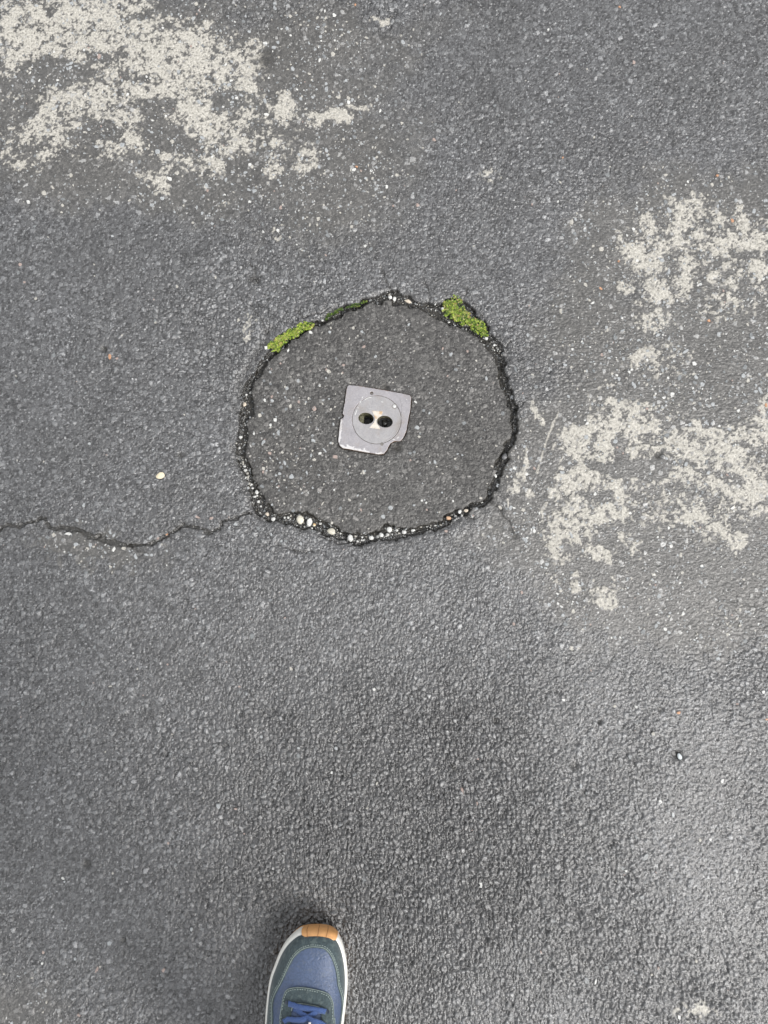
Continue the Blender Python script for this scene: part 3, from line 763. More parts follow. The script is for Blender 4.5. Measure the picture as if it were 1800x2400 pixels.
# ------------------------------------------------------------------ moss
M_MOSS = []
for nm, c in (('moss_green', (.15, .24, .03)), ('moss_yellow', (.39, .50, .07)), ('moss_tip', (.50, .48, .22)), ('moss_dark', (.05, .085, .02)), ('moss_dry', (.36, .24, .10))):
    m = simple(nm, c, .6, .3, 600, 0); m.node_tree.nodes['Principled BSDF'].inputs['Specular IOR Level'].default_value = .3
    m.node_tree.nodes['Principled BSDF'].inputs['Subsurface Weight'].default_value = 0
    M_MOSS.append(m)
def moss(name, blobs, count, label, dark=.12, lift=1.0, cat='moss', size=1.0):
    vv, ff, mm = [], [], []; b0 = 0
    # cushion of soil and old growth under the leaves
    tot = sum(b[2] * b[3] for b in blobs)
    for bx, by, rx, ry, ang in blobs:
        n_b = int(count * rx * ry / tot); s = S(by); cx, cy = G(bx, by); a = -R(ang); ca, sa = math.cos(a), math.sin(a)
        # little cushions
        cush = [(rnd.gauss(0, .6), rnd.gauss(0, .6), rnd.uniform(.10, .34), rnd.choice((-.28, -.1, 0, .12, .3))) for _ in range(int(rx * ry / 9) + 5)]
        for _ in range(n_b):
            tint = -.15
            if rnd.random() < .9:
                c = rnd.choice(cush); tint = c[3]; r_ = c[2] * math.sqrt(rnd.random()); t = rnd.uniform(0, 6.28)
                u_, v_ = c[0] + r_ * math.cos(t), c[1] + r_ * math.sin(t); dome = 1 - (r_ / c[2]) ** 2
            else:
                t = rnd.uniform(0, 6.28); r_ = math.sqrt(rnd.random()); u_, v_, dome = r_ * math.cos(t), r_ * math.sin(t), .2
            if u_ * u_ + v_ * v_ > 1.3: continue
            lx, ly = u_ * rx * s, v_ * ry * s
            x, y = cx + lx * ca - ly * sa, cy + lx * sa + ly * ca
            g = hz(x, y); edge = max(0, 1 - u_ * u_ - v_ * v_)
            z = max(g, -.003) * .5 + lift * (.0006 + .0022 * edge ** .5 + .0012 * dome) - .0005
            # star of 4 leaflets
            L_ = rnd.uniform(.0008, .0018) * size; rot = rnd.uniform(0, 6.28)
            r = rnd.random() + tint
            mi = 3 if r < dark else 0 if r < dark + .34 else 1 if r < .84 else 2 if r < .95 else 4
            for q in range(4):
                t = rot + q * 1.571 + rnd.uniform(-.3, .3); w = L_ * .38
                dx, dy = math.cos(t), math.sin(t); up = rnd.uniform(.2, 1.0) * L_
                vv += [(x - dy * w, y + dx * w, z), (x + dy * w, y - dx * w, z), (x + dx * L_, y + dy * L_, z + up)]
                ff.append((b0, b0 + 1, b0 + 2)); mm.append(mi); b0 += 3
            vv += [(x, y, z - .0035), (x + .0002, y, z - .0035), (x, y, z + .0002)]; ff.append((b0, b0 + 1, b0 + 2)); mm.append(3); b0 += 3
    me = np_mesh(name, vv, ff, mm)
    return tag(link(name, me, M_MOSS), label, cat, 'moss growing in the round joint')
moss('moss_clump', [(644,812,15,13,0),(660,797,20,13,-30),(688,779,22,11,-25),(716,764,18,10,-15)], 3000,
     'bright green moss strip in the upper left of the round joint', dark=.17, lift=.6)
moss('moss_clump', [(1064,722,24,27,0),(1082,742,22,18,30),(1120,764,24,15,35),(1133,780,12,10,30)], 3000,
     'yellow green moss clump in the upper right of the round joint', dark=.30, lift=.55)
moss('moss_clump', [(770,741,10,5,-35),(790,729,16,4,-25),(830,716,18,4,-12),(855,707,12,3,-15)], 900,
     'thin dark olive moss line along the top left of the round joint', dark=.8, lift=.25, size=.8)

# ------------------------------------------------------------------ cast metal plate with slotted disc
PZ = hz(*G(980, 985)) * .3 + .0012
def offset_loop(pts, d):
    out = []; n = len(pts)
    area = sum(pts[i][0] * pts[(i + 1) % n][1] - pts[(i + 1) % n][0] * pts[i][1] for i in range(n))
    sgn = 1 if area > 0 else -1
    for i in range(n):
        p, c, q = (Vector(pts[i - 1]), Vector(pts[i]), Vector(pts[(i + 1) % n]))
        e1 = (c - p).normalized(); e2 = (q - c).normalized()
        nn = Vector((-(e1.y + e2.y), e1.x + e2.x)).normalized() * sgn
        out.append((c.x + nn.x * d, c.y + nn.y * d))
    return out
def resample(pts, step):
    out = []; n = len(pts)
    for i in range(n):
        a, b = Vector(pts[i]), Vector(pts[(i + 1) % n]); k = max(1, int((b - a).length / step))
        for j in range(k):
            p = a.lerp(b, j / k); out.append((p.x, p.y))
    return out
def slab(name, outer, holes, ztop, zbot, bev, mats, parent, side_mi=1):
    """flat slab with bevelled rims and real holes"""
    V, F, MI = [], [], []
    def add(loop, z):
        b = len(V); V.extend([(x, y, z) for x, y in loop]); return list(range(b, b + len(loop)))
    loops_top = []
    def rim(loop, inward, is_outer):
        inn = offset_loop(loop, inward)
        a = add(inn, ztop); m_ = add(offset_loop(loop, inward * .3), ztop - bev * .3); b = add(loop, ztop - bev); c = add(loop, zbot); n_ = len(loop)
        for A_, B_, mi in ((a, m_, 0), (m_, b, side_mi), (b, c, side_mi)):
            for i in range(n_):
                j = (i + 1) % n_; F.append([A_[i], A_[j], B_[j], B_[i]]); MI.append(mi)
        loops_top.append((inn, a))
    rim(outer, bev, True)
    for h_ in holes: rim(h_, -bev, False)
    tri = tessellate_polygon([[Vector((x, y, 0)) for x, y in lp] for lp, _ in loops_top])
    flat = [i for _, ids in loops_top for i in ids]
    for t in tri: F.append([flat[t[0]], flat[t[1]], flat[t[2]]]); MI.append(0)
    me = py_mesh(name, V, F); me.polygons.foreach_set('material_index', MI)
    bm = bmesh.new(); bm.from_mesh(me); bmesh.ops.recalc_face_normals(bm, faces=bm.faces)
    bm.faces.ensure_lookup_table()
    if bm.faces[-1].normal.z < 0: bmesh.ops.reverse_faces(bm, faces=bm.faces)
    bm.to_mesh(me); bm.free()
    return link(name, me, mats, parent)
s0 = S(984); PC = G(883, 984)
def loc(p): return (p[0] - PC[0], p[1] - PC[1])
def ell(px, py, rx, ry, ang, n=28, jit=0):
    c = loc(G(px, py)); a = -R(ang)
    out = []
    for i in range(n):
        t = 6.28318 * i / n; x, y = math.cos(t) * rx * s0 * (1 + rnd.uniform(-jit, jit)), math.sin(t) * ry * s0 * (1 + rnd.uniform(-jit, jit))
        out.append((c[0] + x * math.cos(a) - y * math.sin(a), c[1] + x * math.sin(a) + y * math.cos(a)))
    return out
def metal(name, col, wear_edges):
    m, nt, N, L, b = mat(name)
    tc = node(nt, 'ShaderNodeTexCoord').outputs['Object']
    n1_ = noise(nt, 90, 4, .6, tc).outputs[0]; n2_ = noise(nt, 600, 3, .6, tc).outputs[0]; n3_ = noise(nt, 260, 4, .65, tc).outputs[0]
    c = ramp(nt, n1_, [(.3, g3(.86, col)), (.7, g3(1.1, col))])
    c = mix_c(nt, 1.0, c, ramp(nt, n2_, [(.3, (.86, .86, .87)), (.7, (1.1, 1.1, 1.1))]), 'MULTIPLY')
    # fine scratches
    mp = node(nt, 'ShaderNodeMapping'); mp.inputs['Scale'].default_value = (60, 1200, 60); mp.inputs['Rotation'].default_value = (0, 0, R(25)); L.new(tc, mp.inputs[0])
    scn = noise(nt, 1, 3, .6, mp.outputs[0]).outputs[0]
    c = mix_c(nt, ramp(nt, scn, [(.66, (0, 0, 0)), (.72, (.5, .5, .5))]), c, (.62, .62, .62))
    if wear_edges:
        sx = node(nt, 'ShaderNodeSeparateXYZ'); L.new(tc, sx.inputs[0])
        for (pa, pb, w) in wear_edges:
            A_ = Vector(loc(G(*pa))); B_ = Vector(loc(G(*pb))); e = (B_ - A_).normalized(); nn = Vector((-e.y, e.x))
            if nn.dot(-A_) < 0: nn = -nn
            def lin(v, off):
                return math_n(nt, 'ADD', math_n(nt, 'ADD', math_n(nt, 'MULTIPLY', sx.outputs[0], v.x), math_n(nt, 'MULTIPLY', sx.outputs[1], v.y)), off)
            d_ = lin(nn, -nn.dot(A_)); t_ = lin(e, -e.dot(A_)); Ln = (B_ - A_).length
            lim = math_n(nt, 'MULTIPLY', math_n(nt, 'SUBTRACT', n3_, .32), w * s0 * 4.2)
            f1 = math_n(nt, 'LESS_THAN', d_, lim); f2 = math_n(nt, 'GREATER_THAN', t_, 0.0); f3 = math_n(nt, 'LESS_THAN', t_, Ln)
            f = math_n(nt, 'MULTIPLY', f1, math_n(nt, 'MULTIPLY', f2, f3))
            c = mix_c(nt, f, c, (.52, .51, .51) if w > 1.6 else (.20, .11, .065))
    # warm grime towards scattered spots
    c = mix_c(nt, ramp(nt, noise(nt, 45, 4, .7, tc).outputs[0], [(.50, (0, 0, 0)), (.68, (.55, .55, .55))]), c, (.20, .17, .145))
    L.new(c, b.inputs['Base Color'])
    b.inputs['Metallic'].default_value = .15
    L.new(ramp(nt, n1_, [(.3, (.42, .42, .42)), (.7, (.62, .62, .62))]), b.inputs['Roughness'])
    bu = node(nt, 'ShaderNodeBump'); bu.inputs['Distance'].default_value = .00015; bu.inputs['Strength'].default_value = .8
    L.new(n3_, bu.inputs['Height']); L.new(bu.outputs[0], b.inputs['Normal'])
    return m
M_PLATE = metal('weathered_grey_metal', (.300, .288, .300), [((794,1038),(799,983),4.5),((803,969),(811,915),2.2),((797,1046),(866,1061),6.0),((880,1062),(898,1062),2.0), ((967,928),(962,975),1.6), ((961,975),(953,1014),1.5), ((822,901),(962,925),.9), ((806,950),(813,908),.8)])
M_DISC = metal('weathered_disc_metal', (.312, .304, .308), [])
M_RUST = simple('rusty_edge', (.13, .075, .045), .8, .45, 300, .0004, spots=((.34, .32, .31), .55))
M_WELL = simple('grimy_hole_wall', (.10, .092, .062), .45, .5, 260, .0008)
M_BLACKH = simple('black_wet_bottom', (.006, .006, .005), .2, .5, 300, .0012)
M_PAINT = simple('cream_worn_paint', (.52, .48, .42), .6, .10, 260, .0003, spots=((.42, .30, .19), .53))
plate = empty('metal_cover_plate', (PC[0], PC[1], 0))
tag(plate, 'square grey metal cover plate with two oval holes set in the patch centre', 'cover plate')
circ = ell(883, 984, 57.4, 57.4, 0, 64)
dent = ell(896.5, 1040.5, 4, 6, 30, 14)
pit = ell(871, 922, 3.4, 3.6, 0, 14)
outer = [loc(p) for p in resample(plate_w, .003)]
outer = [(x + rnd.uniform(-1, 1) * .00018, y + rnd.uniform(-1, 1) * .00018) for x, y in outer]
slab('plate_body', outer, [circ, pit], PZ, PZ - .006, .0009, [M_PLATE, M_RUST], plate)
slab('inner_disc', ell(883, 984, 57.12, 57.12, 0, 64), [ell(858, 981, 18, 13.4, 8), ell(902, 988.5, 18.2, 13.8, 8)], PZ + .0001, PZ - .005, .0006, [M_DISC, M_WELL], plate)
# raised segment lip on the right of the disc
def strip(name, pts, w, z0, z1, m, parent):
    V, F = [], []
    pts = [Vector(loc(G(*p))) for p in pts]; n = len(pts)
    for i, p in enumerate(pts):
        d = (pts[min(i + 1, n - 1)] - pts[max(i - 1, 0)]).normalized(); nn = Vector((-d.y, d.x)) * w * s0 / 2
        for k, z in ((-1, z0), (-.6, z1), (.6, z1), (1, z0)): V.append((p.x + nn.x * k, p.y + nn.y * k, z))
    for i in range(n - 1):
        for k in range(3): F.append([i * 4 + k, i * 4 + k + 1, (i + 1) * 4 + k + 1, (i + 1) * 4 + k])
    F += [[0, 1, 2, 3], [(n - 1) * 4 + k for k in (3, 2, 1, 0)]]
    return link(name, py_mesh(name, V, F), m, parent)
strip('cast_rib', [(939,938),(942,950),(941.5,970),(939,990),(934,1006),(925,1019),(914,1029),(902,1036)], 1.6, PZ - .0001, PZ + .00045, M_DISC, plate)
M_SCR = simple('pale_scratch', (.50, .50, .49), .5, .12, 500, 0)
for p in ([(855,937),(862,933),(871,931)], [(832,973),(835,966),(837,961)], [(843,946),(846,940)], [(848,934),(851,930)], [(893,942),(898,943)],
          [(838,957),(840,955)], [(930,1028),(935,1024)], [(920,1030),(926,1031)], [(952,936),(954,937)]):
    strip('scratch', p, 1.9, PZ + .00005, PZ + .0002, M_SCR, plate)
# bow-tie web between the holes
bow = [(871.5,963),(897.5,965),(894,974.5),(886,980),(881.5,986),(883,994),(888.5,1000),(891,1006.5),(865.5,1003),(871,996.5),(877,989.5),(879,981),(876,973)]
slab('painted_web', [loc(G(*p)) for p in bow], [], PZ + .0007, PZ - .0005, .0004, [M_PAINT, M_SCR], plate)
# bolt and pits
def dome(name, px, py, r, z, h_, m, parent):
    c = loc(G(px, py)); V = [(c[0], c[1], z + h_)]; F = []; n_ = 18
    for k, (rr, zz) in enumerate(((.5, .9), (.8, .55), (.95, .1), (1.0, -.6))):
        for i in range(n_):
            t = 6.28318 * i / n_; V.append((c[0] + math.cos(t) * r * s0 * rr, c[1] + math.sin(t) * r * s0 * rr, z + h_ * zz))
    for i in range(n_):
        F.append([0, 1 + i, 1 + (i + 1) % n_])
        for k in range(3): a = 1 + k * n_; F.append([a + i, a + n_ + i, a + n_ + (i + 1) % n_, a + (i + 1) % n_])
    return link(name, py_mesh(name, V, F, True), m, parent)
def ringm(name, px, py, r0, r1, z, h_, m, parent):
    c = loc(G(px, py)); V, F = [], []; n_ = 24
    for rr, zz in ((r0, 0), (r0 * .7 + r1 * .3, h_), (r0 * .3 + r1 * .7, h_), (r1, 0)):
        for i in range(n_): t = 6.28318 * i / n_; V.append((c[0] + math.cos(t) * rr * s0, c[1] + math.sin(t) * rr * s0, z + zz))
    for k in range(3):
        for i in range(n_): a = k * n_; F.append([a + i, a + (i + 1) % n_, a + n_ + (i + 1) % n_, a + n_ + i])
    return link(name, py_mesh(name, V, F, True), m, parent)
M_GREYD = simple('dark_grime', (.14, .13, .12), .7, .3, 400, .0002)
ringm('bolt_rim', 924.5, 952.5, 4.8, 6.4, PZ, .0002, M_GREYD, plate)
dome('bolt_head', 924.5, 952.5, 4.2, PZ, .0007, M_SCR, plate)
dome('pit_plug', 871.3, 922.3, 3.0, PZ - .0012, .0006, M_GREYD, plate)
dome('casting_dent', 895, 1041, 4.2, PZ + .00005, .0003, M_GREYD, plate)
# sleeves below both holes
def sleeve(px, py, rx, ry, botmat, wm, depth, shrink):
    V, F = [], []; n_ = 28
    rings = [(1.02, -.0045), (1.0, -.008), (shrink, -depth * .8), (shrink * .95, -depth)]
    for sc_, z in rings:
        V += [(x, y, PZ + z) for x, y in ell(px, py, rx * sc_, ry * sc_, 8, n_)]
    for k in range(3):
        for i in range(n_): a = k * n_; F.append([a + i, a + (i + 1) % n_, a + n_ + (i + 1) % n_, a + n_ + i])
    o = link('hole_sleeve', py_mesh('hole_sleeve', V, F, True), wm, plate)
    link('hole_floor', py_mesh('hole_floor', V[3 * n_:], [list(range(n_))]), botmat, o)
    return o
M_OLIVE = simple('mossy_hole_wall', (.13, .125, .075), .6, .5, 220, .0008)
s1 = sleeve(858, 981, 19, 14.2, M_BLACKH, M_OLIVE, .024, .86)
s2 = sleeve(902, 988.5, 19.2, 14.6, M_BLACKH, M_WELL, .012, .95)
# step block in the left hole with a square recess, and a wet lumpy nut in the right hole
V = []; c = loc(G(858, 981))
me = bmesh.new(); bmesh.ops.create_cube(me, size=1)
for v in me.verts: v.co = Vector((c[0] - .0068 + v.co.x * .007, c[1] + v.co.y * .014, PZ - .011 + v.co.z * .006))
bmesh.ops.bevel(me, geom=list(me.edges), offset=.0012, segments=2, affect='EDGES')
mm_ = bpy.data.meshes.new('hole_step'); me.to_mesh(mm_); me.free(); link('hole_step', mm_, M_OLIVE, s1)
Vn, Fn = pebble_arrays(77, 3)
c = loc(G(902, 989)); M_NUT = simple('wet_black_iron', (.02, .02, .018), .16, .5, 220, .0016)
link('iron_nut', py_mesh('iron_nut', [(c[0] + v[0] * .0055, c[1] + v[1] * .0058, PZ - .0100 + v[2] * .0035) for v in Vn], Fn, True), M_NUT, s2)

# ------------------------------------------------------------------ shoe
def Gs(px, py, z): return Vector(G(px, py, z))
# plan outlines at their own heights (rows further down are the same shoe beyond the picture)
SOLE = [(640,2600),(622,2520),(616,2460),(619,2400),(624,2339),(631,2297),(641,2268),(656,2230),(674.5,2201),(695,2181),(709,2174.5),(732,2171),(759,2172),
        (782,2180),(796,2197),(806,2225),(813,2263),(815,2306),(812,2350),(806,2400),(800,2460),(796,2530),(786,2600)]
ZS = .030
sole = [Gs(x, y, ZS) for x, y in SOLE[1:-1]]
# complete the heel in metres
cxh = (sole[0].x + sole[-1].x) / 2; yh = sole[0].y
heel = [Vector((sole[-1].x - .004, yh - .045)), Vector((sole[-1].x - .008, yh - .085)), Vector((cxh + .024, yh - .112)), Vector((cxh, yh - .120)),
        Vector((cxh - .026, yh - .112)), Vector((sole[0].x + .008, yh - .085)), Vector((sole[0].x + .003, yh - .045))]
ctrl = sole + heel          # from left flank over the toe to the right flank, then the heel, closed
def catmull(pts, n, closed=True):
    out = []; m = len(pts)
    for i in range(m):
        p0, p1, p2, p3 = pts[i - 1], pts[i], pts[(i + 1) % m], pts[(i + 2) % m]
        for k in range(n):
            t = k / n
            out.append(.5 * ((2 * p1) + (p2 - p0) * t + (2 * p0 - 5 * p1 + 4 * p2 - p3) * t * t + (3 * p1 - p0 - 3 * p2 + p3) * t ** 3))
    return out
OUT = catmull(ctrl, 5)
toe_y = max(p.y for p in OUT); heel_y = min(p.y for p in OUT); LEN = toe_y - heel_y
TOEC = Vector((Gs(735, 2250, .05).x, toe_y - .050)); HEELC = Vector((cxh, heel_y + .036))
def spine(p):
    # nearest point of the shoe's mid line
    if p.y > TOEC.y: return TOEC.copy()
    if p.y < HEELC.y: return HEELC.copy()
    t = (TOEC.y - p.y) / (TOEC.y - HEELC.y); return Vector((TOEC.x + (HEELC.x - TOEC.x) * t * .9, p.y))
def spring(y):   # toe spring of the sole
    t = max(0, (y - (toe_y - .060)) / .060); return .011 * t * t
def top_h(y):
    d = toe_y - y
    pts = [(0, .050), (.03, .054), (.05, .058), (.08, .066), (.11, .078), (.15, .095), (.19, .112), (.30, .118)]
    for (a, ha), (b, hb) in zip(pts, pts[1:]):
        if d <= b: t = (d - a) / (b - a); t = max(0, t); return ha + (hb - ha) * t
    return pts[-1][1]
EDGE_IN = .0045
def upper_pt(i, r, off=0):
    """surface of the upper: i index of outline, r 0 spine .. 1 feather line"""
    p = OUT[i % len(OUT)]; c = spine(p); d = p - c; L_ = d.length
    q = c + d * ((L_ - EDGE_IN) / L_) * r
    z0 = .031 + spring(p.y) ; zt = top_h(c.y if p.y <= TOEC.y else TOEC.y)
    prof = (1 - max(0, r) ** 2.5) ** (1 / 2.0) if r < 1 else 0
    z = z0 + (zt - z0) * prof
    # inflate outward a little with offset
    return Vector((q.x + d.x / L_ * off * r, q.y + d.y / L_ * off * r, z + off * (1 - r * .5)))
def fabric(name, col, rough, scale, bump, var=.2, spots=None, sheen=0, spec=.4):
    m = simple(name, col, rough, var, scale, bump, 0, spec, spots)
    if sheen: m.node_tree.nodes['Principled BSDF'].inputs['Sheen Weight'].default_value = sheen
    return m
M_SUEDE = fabric('grey_green_suede', (.044, .064, .070), .9, 420, .0006, .35, ((.08, .105, .105), .55), .25)
M_LEATH = fabric('blue_leather', (.062, .090, .160), .38, 420, .0011, .22, ((.075, .10, .155), .56), 0, .5)
M_LACE = fabric('blue_lace', (.040, .080, .215), .85, 1300, .0008, .4, None, .2)
M_MID = simple('white_midsole', (.74, .73, .68), .5, .05, 200, 0)
M_GUM = simple('orange_gum_sole', (.60, .31, .12), .5, .12, 150, 0)
M_STITCH = simple('pale_stitching', (.30, .36, .34), .7, .2, 800, 0)
M_TONGUE = fabric('blue_grey_tongue', (.09, .12, .20), .85, 700, .0004, .2)
M_DK = simple('dark_eyelet', (.02, .03, .05), .6, .2, 300, 0)
toe_i = max(range(len(OUT)), key=lambda i: OUT[i].y)
base_xy = Vector((TOEC.x, TOEC.y))
shoe = empty('sneaker', (0, 0, 0))
shoe.location = (base_xy.x, base_xy.y, 0)
tag(shoe, 'toe of a blue leather and grey green suede sneaker with orange gum tip', 'shoe')
def shoe_link(name, V, F, m, parent=None, smooth=True, mi=None):
    b = Vector((base_xy.x, base_xy.y, 0))
    me = py_mesh(name, [tuple(Vector(v) - b) for v in V], F, smooth)
    if mi: me.polygons.foreach_set('material_index', mi)
    bm = bmesh.new(); bm.from_mesh(me); bmesh.ops.recalc_face_normals(bm, faces=bm.faces); bm.to_mesh(me); bm.free()
    return link(name, me, m, parent or shoe)
NO = len(OUT)
def loft(name, rings, m, closed=True, cap=True, parent=None, smooth=True):
    V, F = [], []; n_ = len(rings[0])
    for r_ in rings: V += r_
    for k in range(len(rings) - 1):
        for i in range(n_ if closed else n_ - 1):
            a = k * n_; j = (i + 1) % n_; F.append([a + i, a + j, a + n_ + j, a + n_ + i])
    if cap: F += [list(range(n_)), list(range((len(rings) - 1) * n_, len(rings) * n_))]
    return shoe_link(name, V, F, m, parent, smooth)
def off_pt(i, d):
    p = OUT[i]; c = spine(p); v = (p - c).normalized(); return p + v * d
# gum outsole
def ring_at(d, z, zs=1.0): return [Vector((off_pt(i, d).x, off_pt(i, d).y, z + spring(OUT[i].y) * zs)) for i in range(NO)]
outs = loft('outsole', [ring_at(-.014, .0004), ring_at(-.008, .0006), ring_at(-.0045, .003), ring_at(-.0035, .008)], M_GUM)
# white midsole wall with rolled top edge
loft('midsole', [ring_at(-.0042, .0081), ring_at(-.0030, .0095), ring_at(-.0012, .016), ring_at(-.0003, .024), ring_at(-.0010, .0290), ring_at(-.0022, .0308), ring_at(-.0042, .0312), ring_at(-.007, .030)], M_MID)
# gum toe bumper wrapping up over the toe tip: separate ribs
bi = [i for i in range(NO) if Vector((OUT[i].x, OUT[i].y)).y > toe_y - .0068]
bi = sorted(bi)
bl = Gs(707, 2178, .04).x; br = Gs(780, 2182, .04).x
bi = [i for i in range(NO) if OUT[i].y > TOEC.y and bl - .001 < OUT[i].x < br + .006]
def bump_ring(d, z):
    out = []
    for j, i in enumerate(bi):
        e = min(1, (min(j, len(bi) - 1 - j) + .3) / 3.2)
        dd = d if d > -.002 or z < .03 else -.002 + (d + .002) * e
        zz = z if z < .0335 else .0335 + (z - .0335) * e
        p = off_pt(i, dd); out.append(Vector((p.x, p.y, zz + spring(OUT[i].y))))
    return out
loft('toe_bumper', [bump_ring(-.005, .003), bump_ring(-.0035, .006), bump_ring(-.0006, .016), bump_ring(.0009, .024), bump_ring(.0006, .0300), bump_ring(-.0015, .0330),
                    bump_ring(-.0036, .0346), bump_ring(-.0062, .0368), bump_ring(-.0068, .0350)], M_GUM, closed=False, cap=False)
n_b = len(bi)
for f in (.22, .47, .72):      # grooves
    i = bi[int(f * (n_b - 1))]
    V, F = [], []
    for k, (d, z) in enumerate(((-.0016, .012), (.0010, .024), (.0011, .0301), (-.0012, .0333), (-.0035, .0350), (-.0061, .0371))):
        p = off_pt(i, d + .00015); q = off_pt(i + 1, d + .00015); t = (q - p).normalized() * .0003
        zz = z + spring(OUT[i].y) + .0001
        V += [Vector((p.x - t.x, p.y - t.y, zz)), Vector((p.x + t.x, p.y + t.y, zz))]
        if k: F.append([2 * k - 2, 2 * k - 1, 2 * k + 1, 2 * k])
    shoe_link('bumper_groove', V, F, simple('dark_gum_groove', (.22, .09, .03), .8, .1, 100, 0) if f == .22 else bpy.data.materials['dark_gum_groove'], smooth=False)

# upper shell (suede) over the whole shoe with a collar opening at the back
rows = [1.0, .985, .96, .93, .9, .86, .82, .77, .72, .66, .6, .54, .48, .42, .36, .30, .24, .18, .12, .06, 0.0]
def ring_r(r, off=0): return [upper_pt(i, r, off) for i in range(NO)]
loft('upper', [ring_r(r) for r in rows], M_LEATH, cap=False)
# plan of a point on the upper -> outline index & r (to lay seams where the survey shows them)
def find(px, py):
    z = .052
    for _ in range(4):
        w = Gs(px, py, z); best = None
        for i in range(NO):
            p = OUT[i]; c = spine(p); d = p - c
            L_ = d.length; dd = d * ((L_ - EDGE_IN) / L_)
            r_ = max(0, min(1, (w - c).dot(dd) / dd.length_squared)); e = (c + dd * r_ - w).length
            if best is None or e < best[0]: best = (e, i, r_)
        z = upper_pt(best[1], best[2]).z
    return w, z
def surf_z(x, y):
    w = Vector((x, y)); best = None
    for i in range(NO):
        p = OUT[i]; c = spine(p); d = p - c; L_ = d.length; dd = d * ((L_ - EDGE_IN) / L_)
        r_ = (w - c).dot(dd) / dd.length_squared; rc = max(0, min(1, r_)); e = (c + dd * rc - w).length
        if best is None or e < best[0] - 1e-7: best = (e, i, rc)
    return upper_pt(best[1], best[2]).z
# mudguard: band between feather line and this seam
SEAM = [(628,2470),(634,2430),(640,2395),(640,2350),(650,2322),(661,2302),(674.5,2272),(688,2247),(701.5,2232),(715,2224.5),(732,2221),(757,2223.5),(771,2235),
        (781,2255),(788,2280),(791,2309),(797,2328),(801,2350),(800,2380),(797,2420),(795,2465)]
seam_pts = []
for p in SEAM:
    w, z = find(*p); seam_pts.append(Vector((w.x, w.y)))
def open_cat(pts, n):
    out = []; m = len(pts)
    for i in range(m - 1):
        p0, p1, p2, p3 = pts[max(i - 1, 0)], pts[i], pts[i + 1], pts[min(i + 2, m - 1)]
        for k in range(n):
            t = k / n; out.append(.5 * ((2 * p1) + (p2 - p0) * t + (2 * p0 - 5 * p1 + 4 * p2 - p3) * t * t + (3 * p1 - p0 - 3 * p2 + p3) * t ** 3))
    out.append(pts[-1]); return out
seam = open_cat(seam_pts, 5)
def r_of_seam(i):
    # intersect the ray spine->outline with the seam
    p = OUT[i]; c = spine(p); d = p - c; L_ = d.length; dd = d * ((L_ - EDGE_IN) / L_)
    best = None
    for a, b in zip(seam, seam[1:]):
        e = b - a; den = dd.x * e.y - dd.y * e.x
        if abs(den) < 1e-12: continue
        w = a - c; t = (w.x * e.y - w.y * e.x) / den; u_ = (w.x * dd.y - w.y * dd.x) / den
        if -.02 <= u_ <= 1.02 and t > .05: best = t if best is None else max(best, t)
    return min(best, .97) if best else None
mg = [(i, r_of_seam(i)) for i in range(NO)]
mg = [(i, r) for i, r in mg if r is not None]
K = 9
rings = []
for k in range(K + 1):
    f = k / K
    rings.append([upper_pt(i, 1 + (r - 1) * f, .0011) for i, r in mg])
rings.append([upper_pt(i, r - .012, .0002) for i, r in mg])
loft('toe_overlay', rings, M_SUEDE, closed=False, cap=False)
# stitching tubes along the seam
def dashes(pts3, m, name, parent, w=.00045, dash=.0016, gap=.0011):
    V, F = [], []; acc = 0; on = True; cur = [pts3[0]]
    res = []
    # resample
    out = [pts3[0]]; 
    for a, b in zip(pts3, pts3[1:]):
        L_ = (b - a).length; k = max(1, int(L_ / .0005))
        for j in range(1, k + 1): out.append(a.lerp(b, j / k))
    d = 0; start = out[0]
    for a, b in zip(out, out[1:]):
        d += (b - a).length
        if on and d > dash: res.append((start, b)); on = False; d = 0
        elif not on and d > gap: start = b; on = True; d = 0
    for a, b in res:
        t = (b - a).normalized(); s_ = Vector((-t.y, t.x, 0)).normalized() * w; up = Vector((0, 0, w))
        k = len(V); V += [a - s_, a + s_, b + s_, b - s_, a + up, b + up]
        F += [[k, k + 4, k + 5, k + 3], [k + 1, k + 2, k + 5, k + 4], [k, k + 1, k + 4], [k + 3, k + 5, k + 2]]
    return shoe_link(name, V, F, m, parent, False)
st = [upper_pt(i, min(r + .045, .985), .0013) for i, r in mg]
dashes(st, M_STITCH, 'stitching', None)
st = [upper_pt(i, min(r + .010, .985), .0013) for i, r in mg]
M_EDGE = simple('raw_suede_edge', (.24, .29, .27), .8, .2, 600, 0)
def tube(pts, rad, m, name, parent=None, seg_=6, flat=1.0):
    V, F = [], []; n_ = len(pts)
    for k, p in enumerate(pts):
        t = (pts[min(k + 1, n_ - 1)] - pts[max(k - 1, 0)]).normalized()
        s_ = t.cross(Vector((0, 0, 1))).normalized(); u_ = s_.cross(t)
        for q in range(seg_):
            a = 6.28318 * q / seg_; V.append(p + s_ * math.cos(a) * rad + u_ * math.sin(a) * rad * flat)
    for k in range(n_ - 1):
        for q in range(seg_): a = k * seg_; F.append([a + q, a + (q + 1) % seg_, a + seg_ + (q + 1) % seg_, a + seg_ + q])
    F += [list(range(seg_)), list(range((n_ - 1) * seg_, n_ * seg_))]
    return shoe_link(name, V, F, m, parent)
tube(st, .0004, M_EDGE, 'overlay_edge')

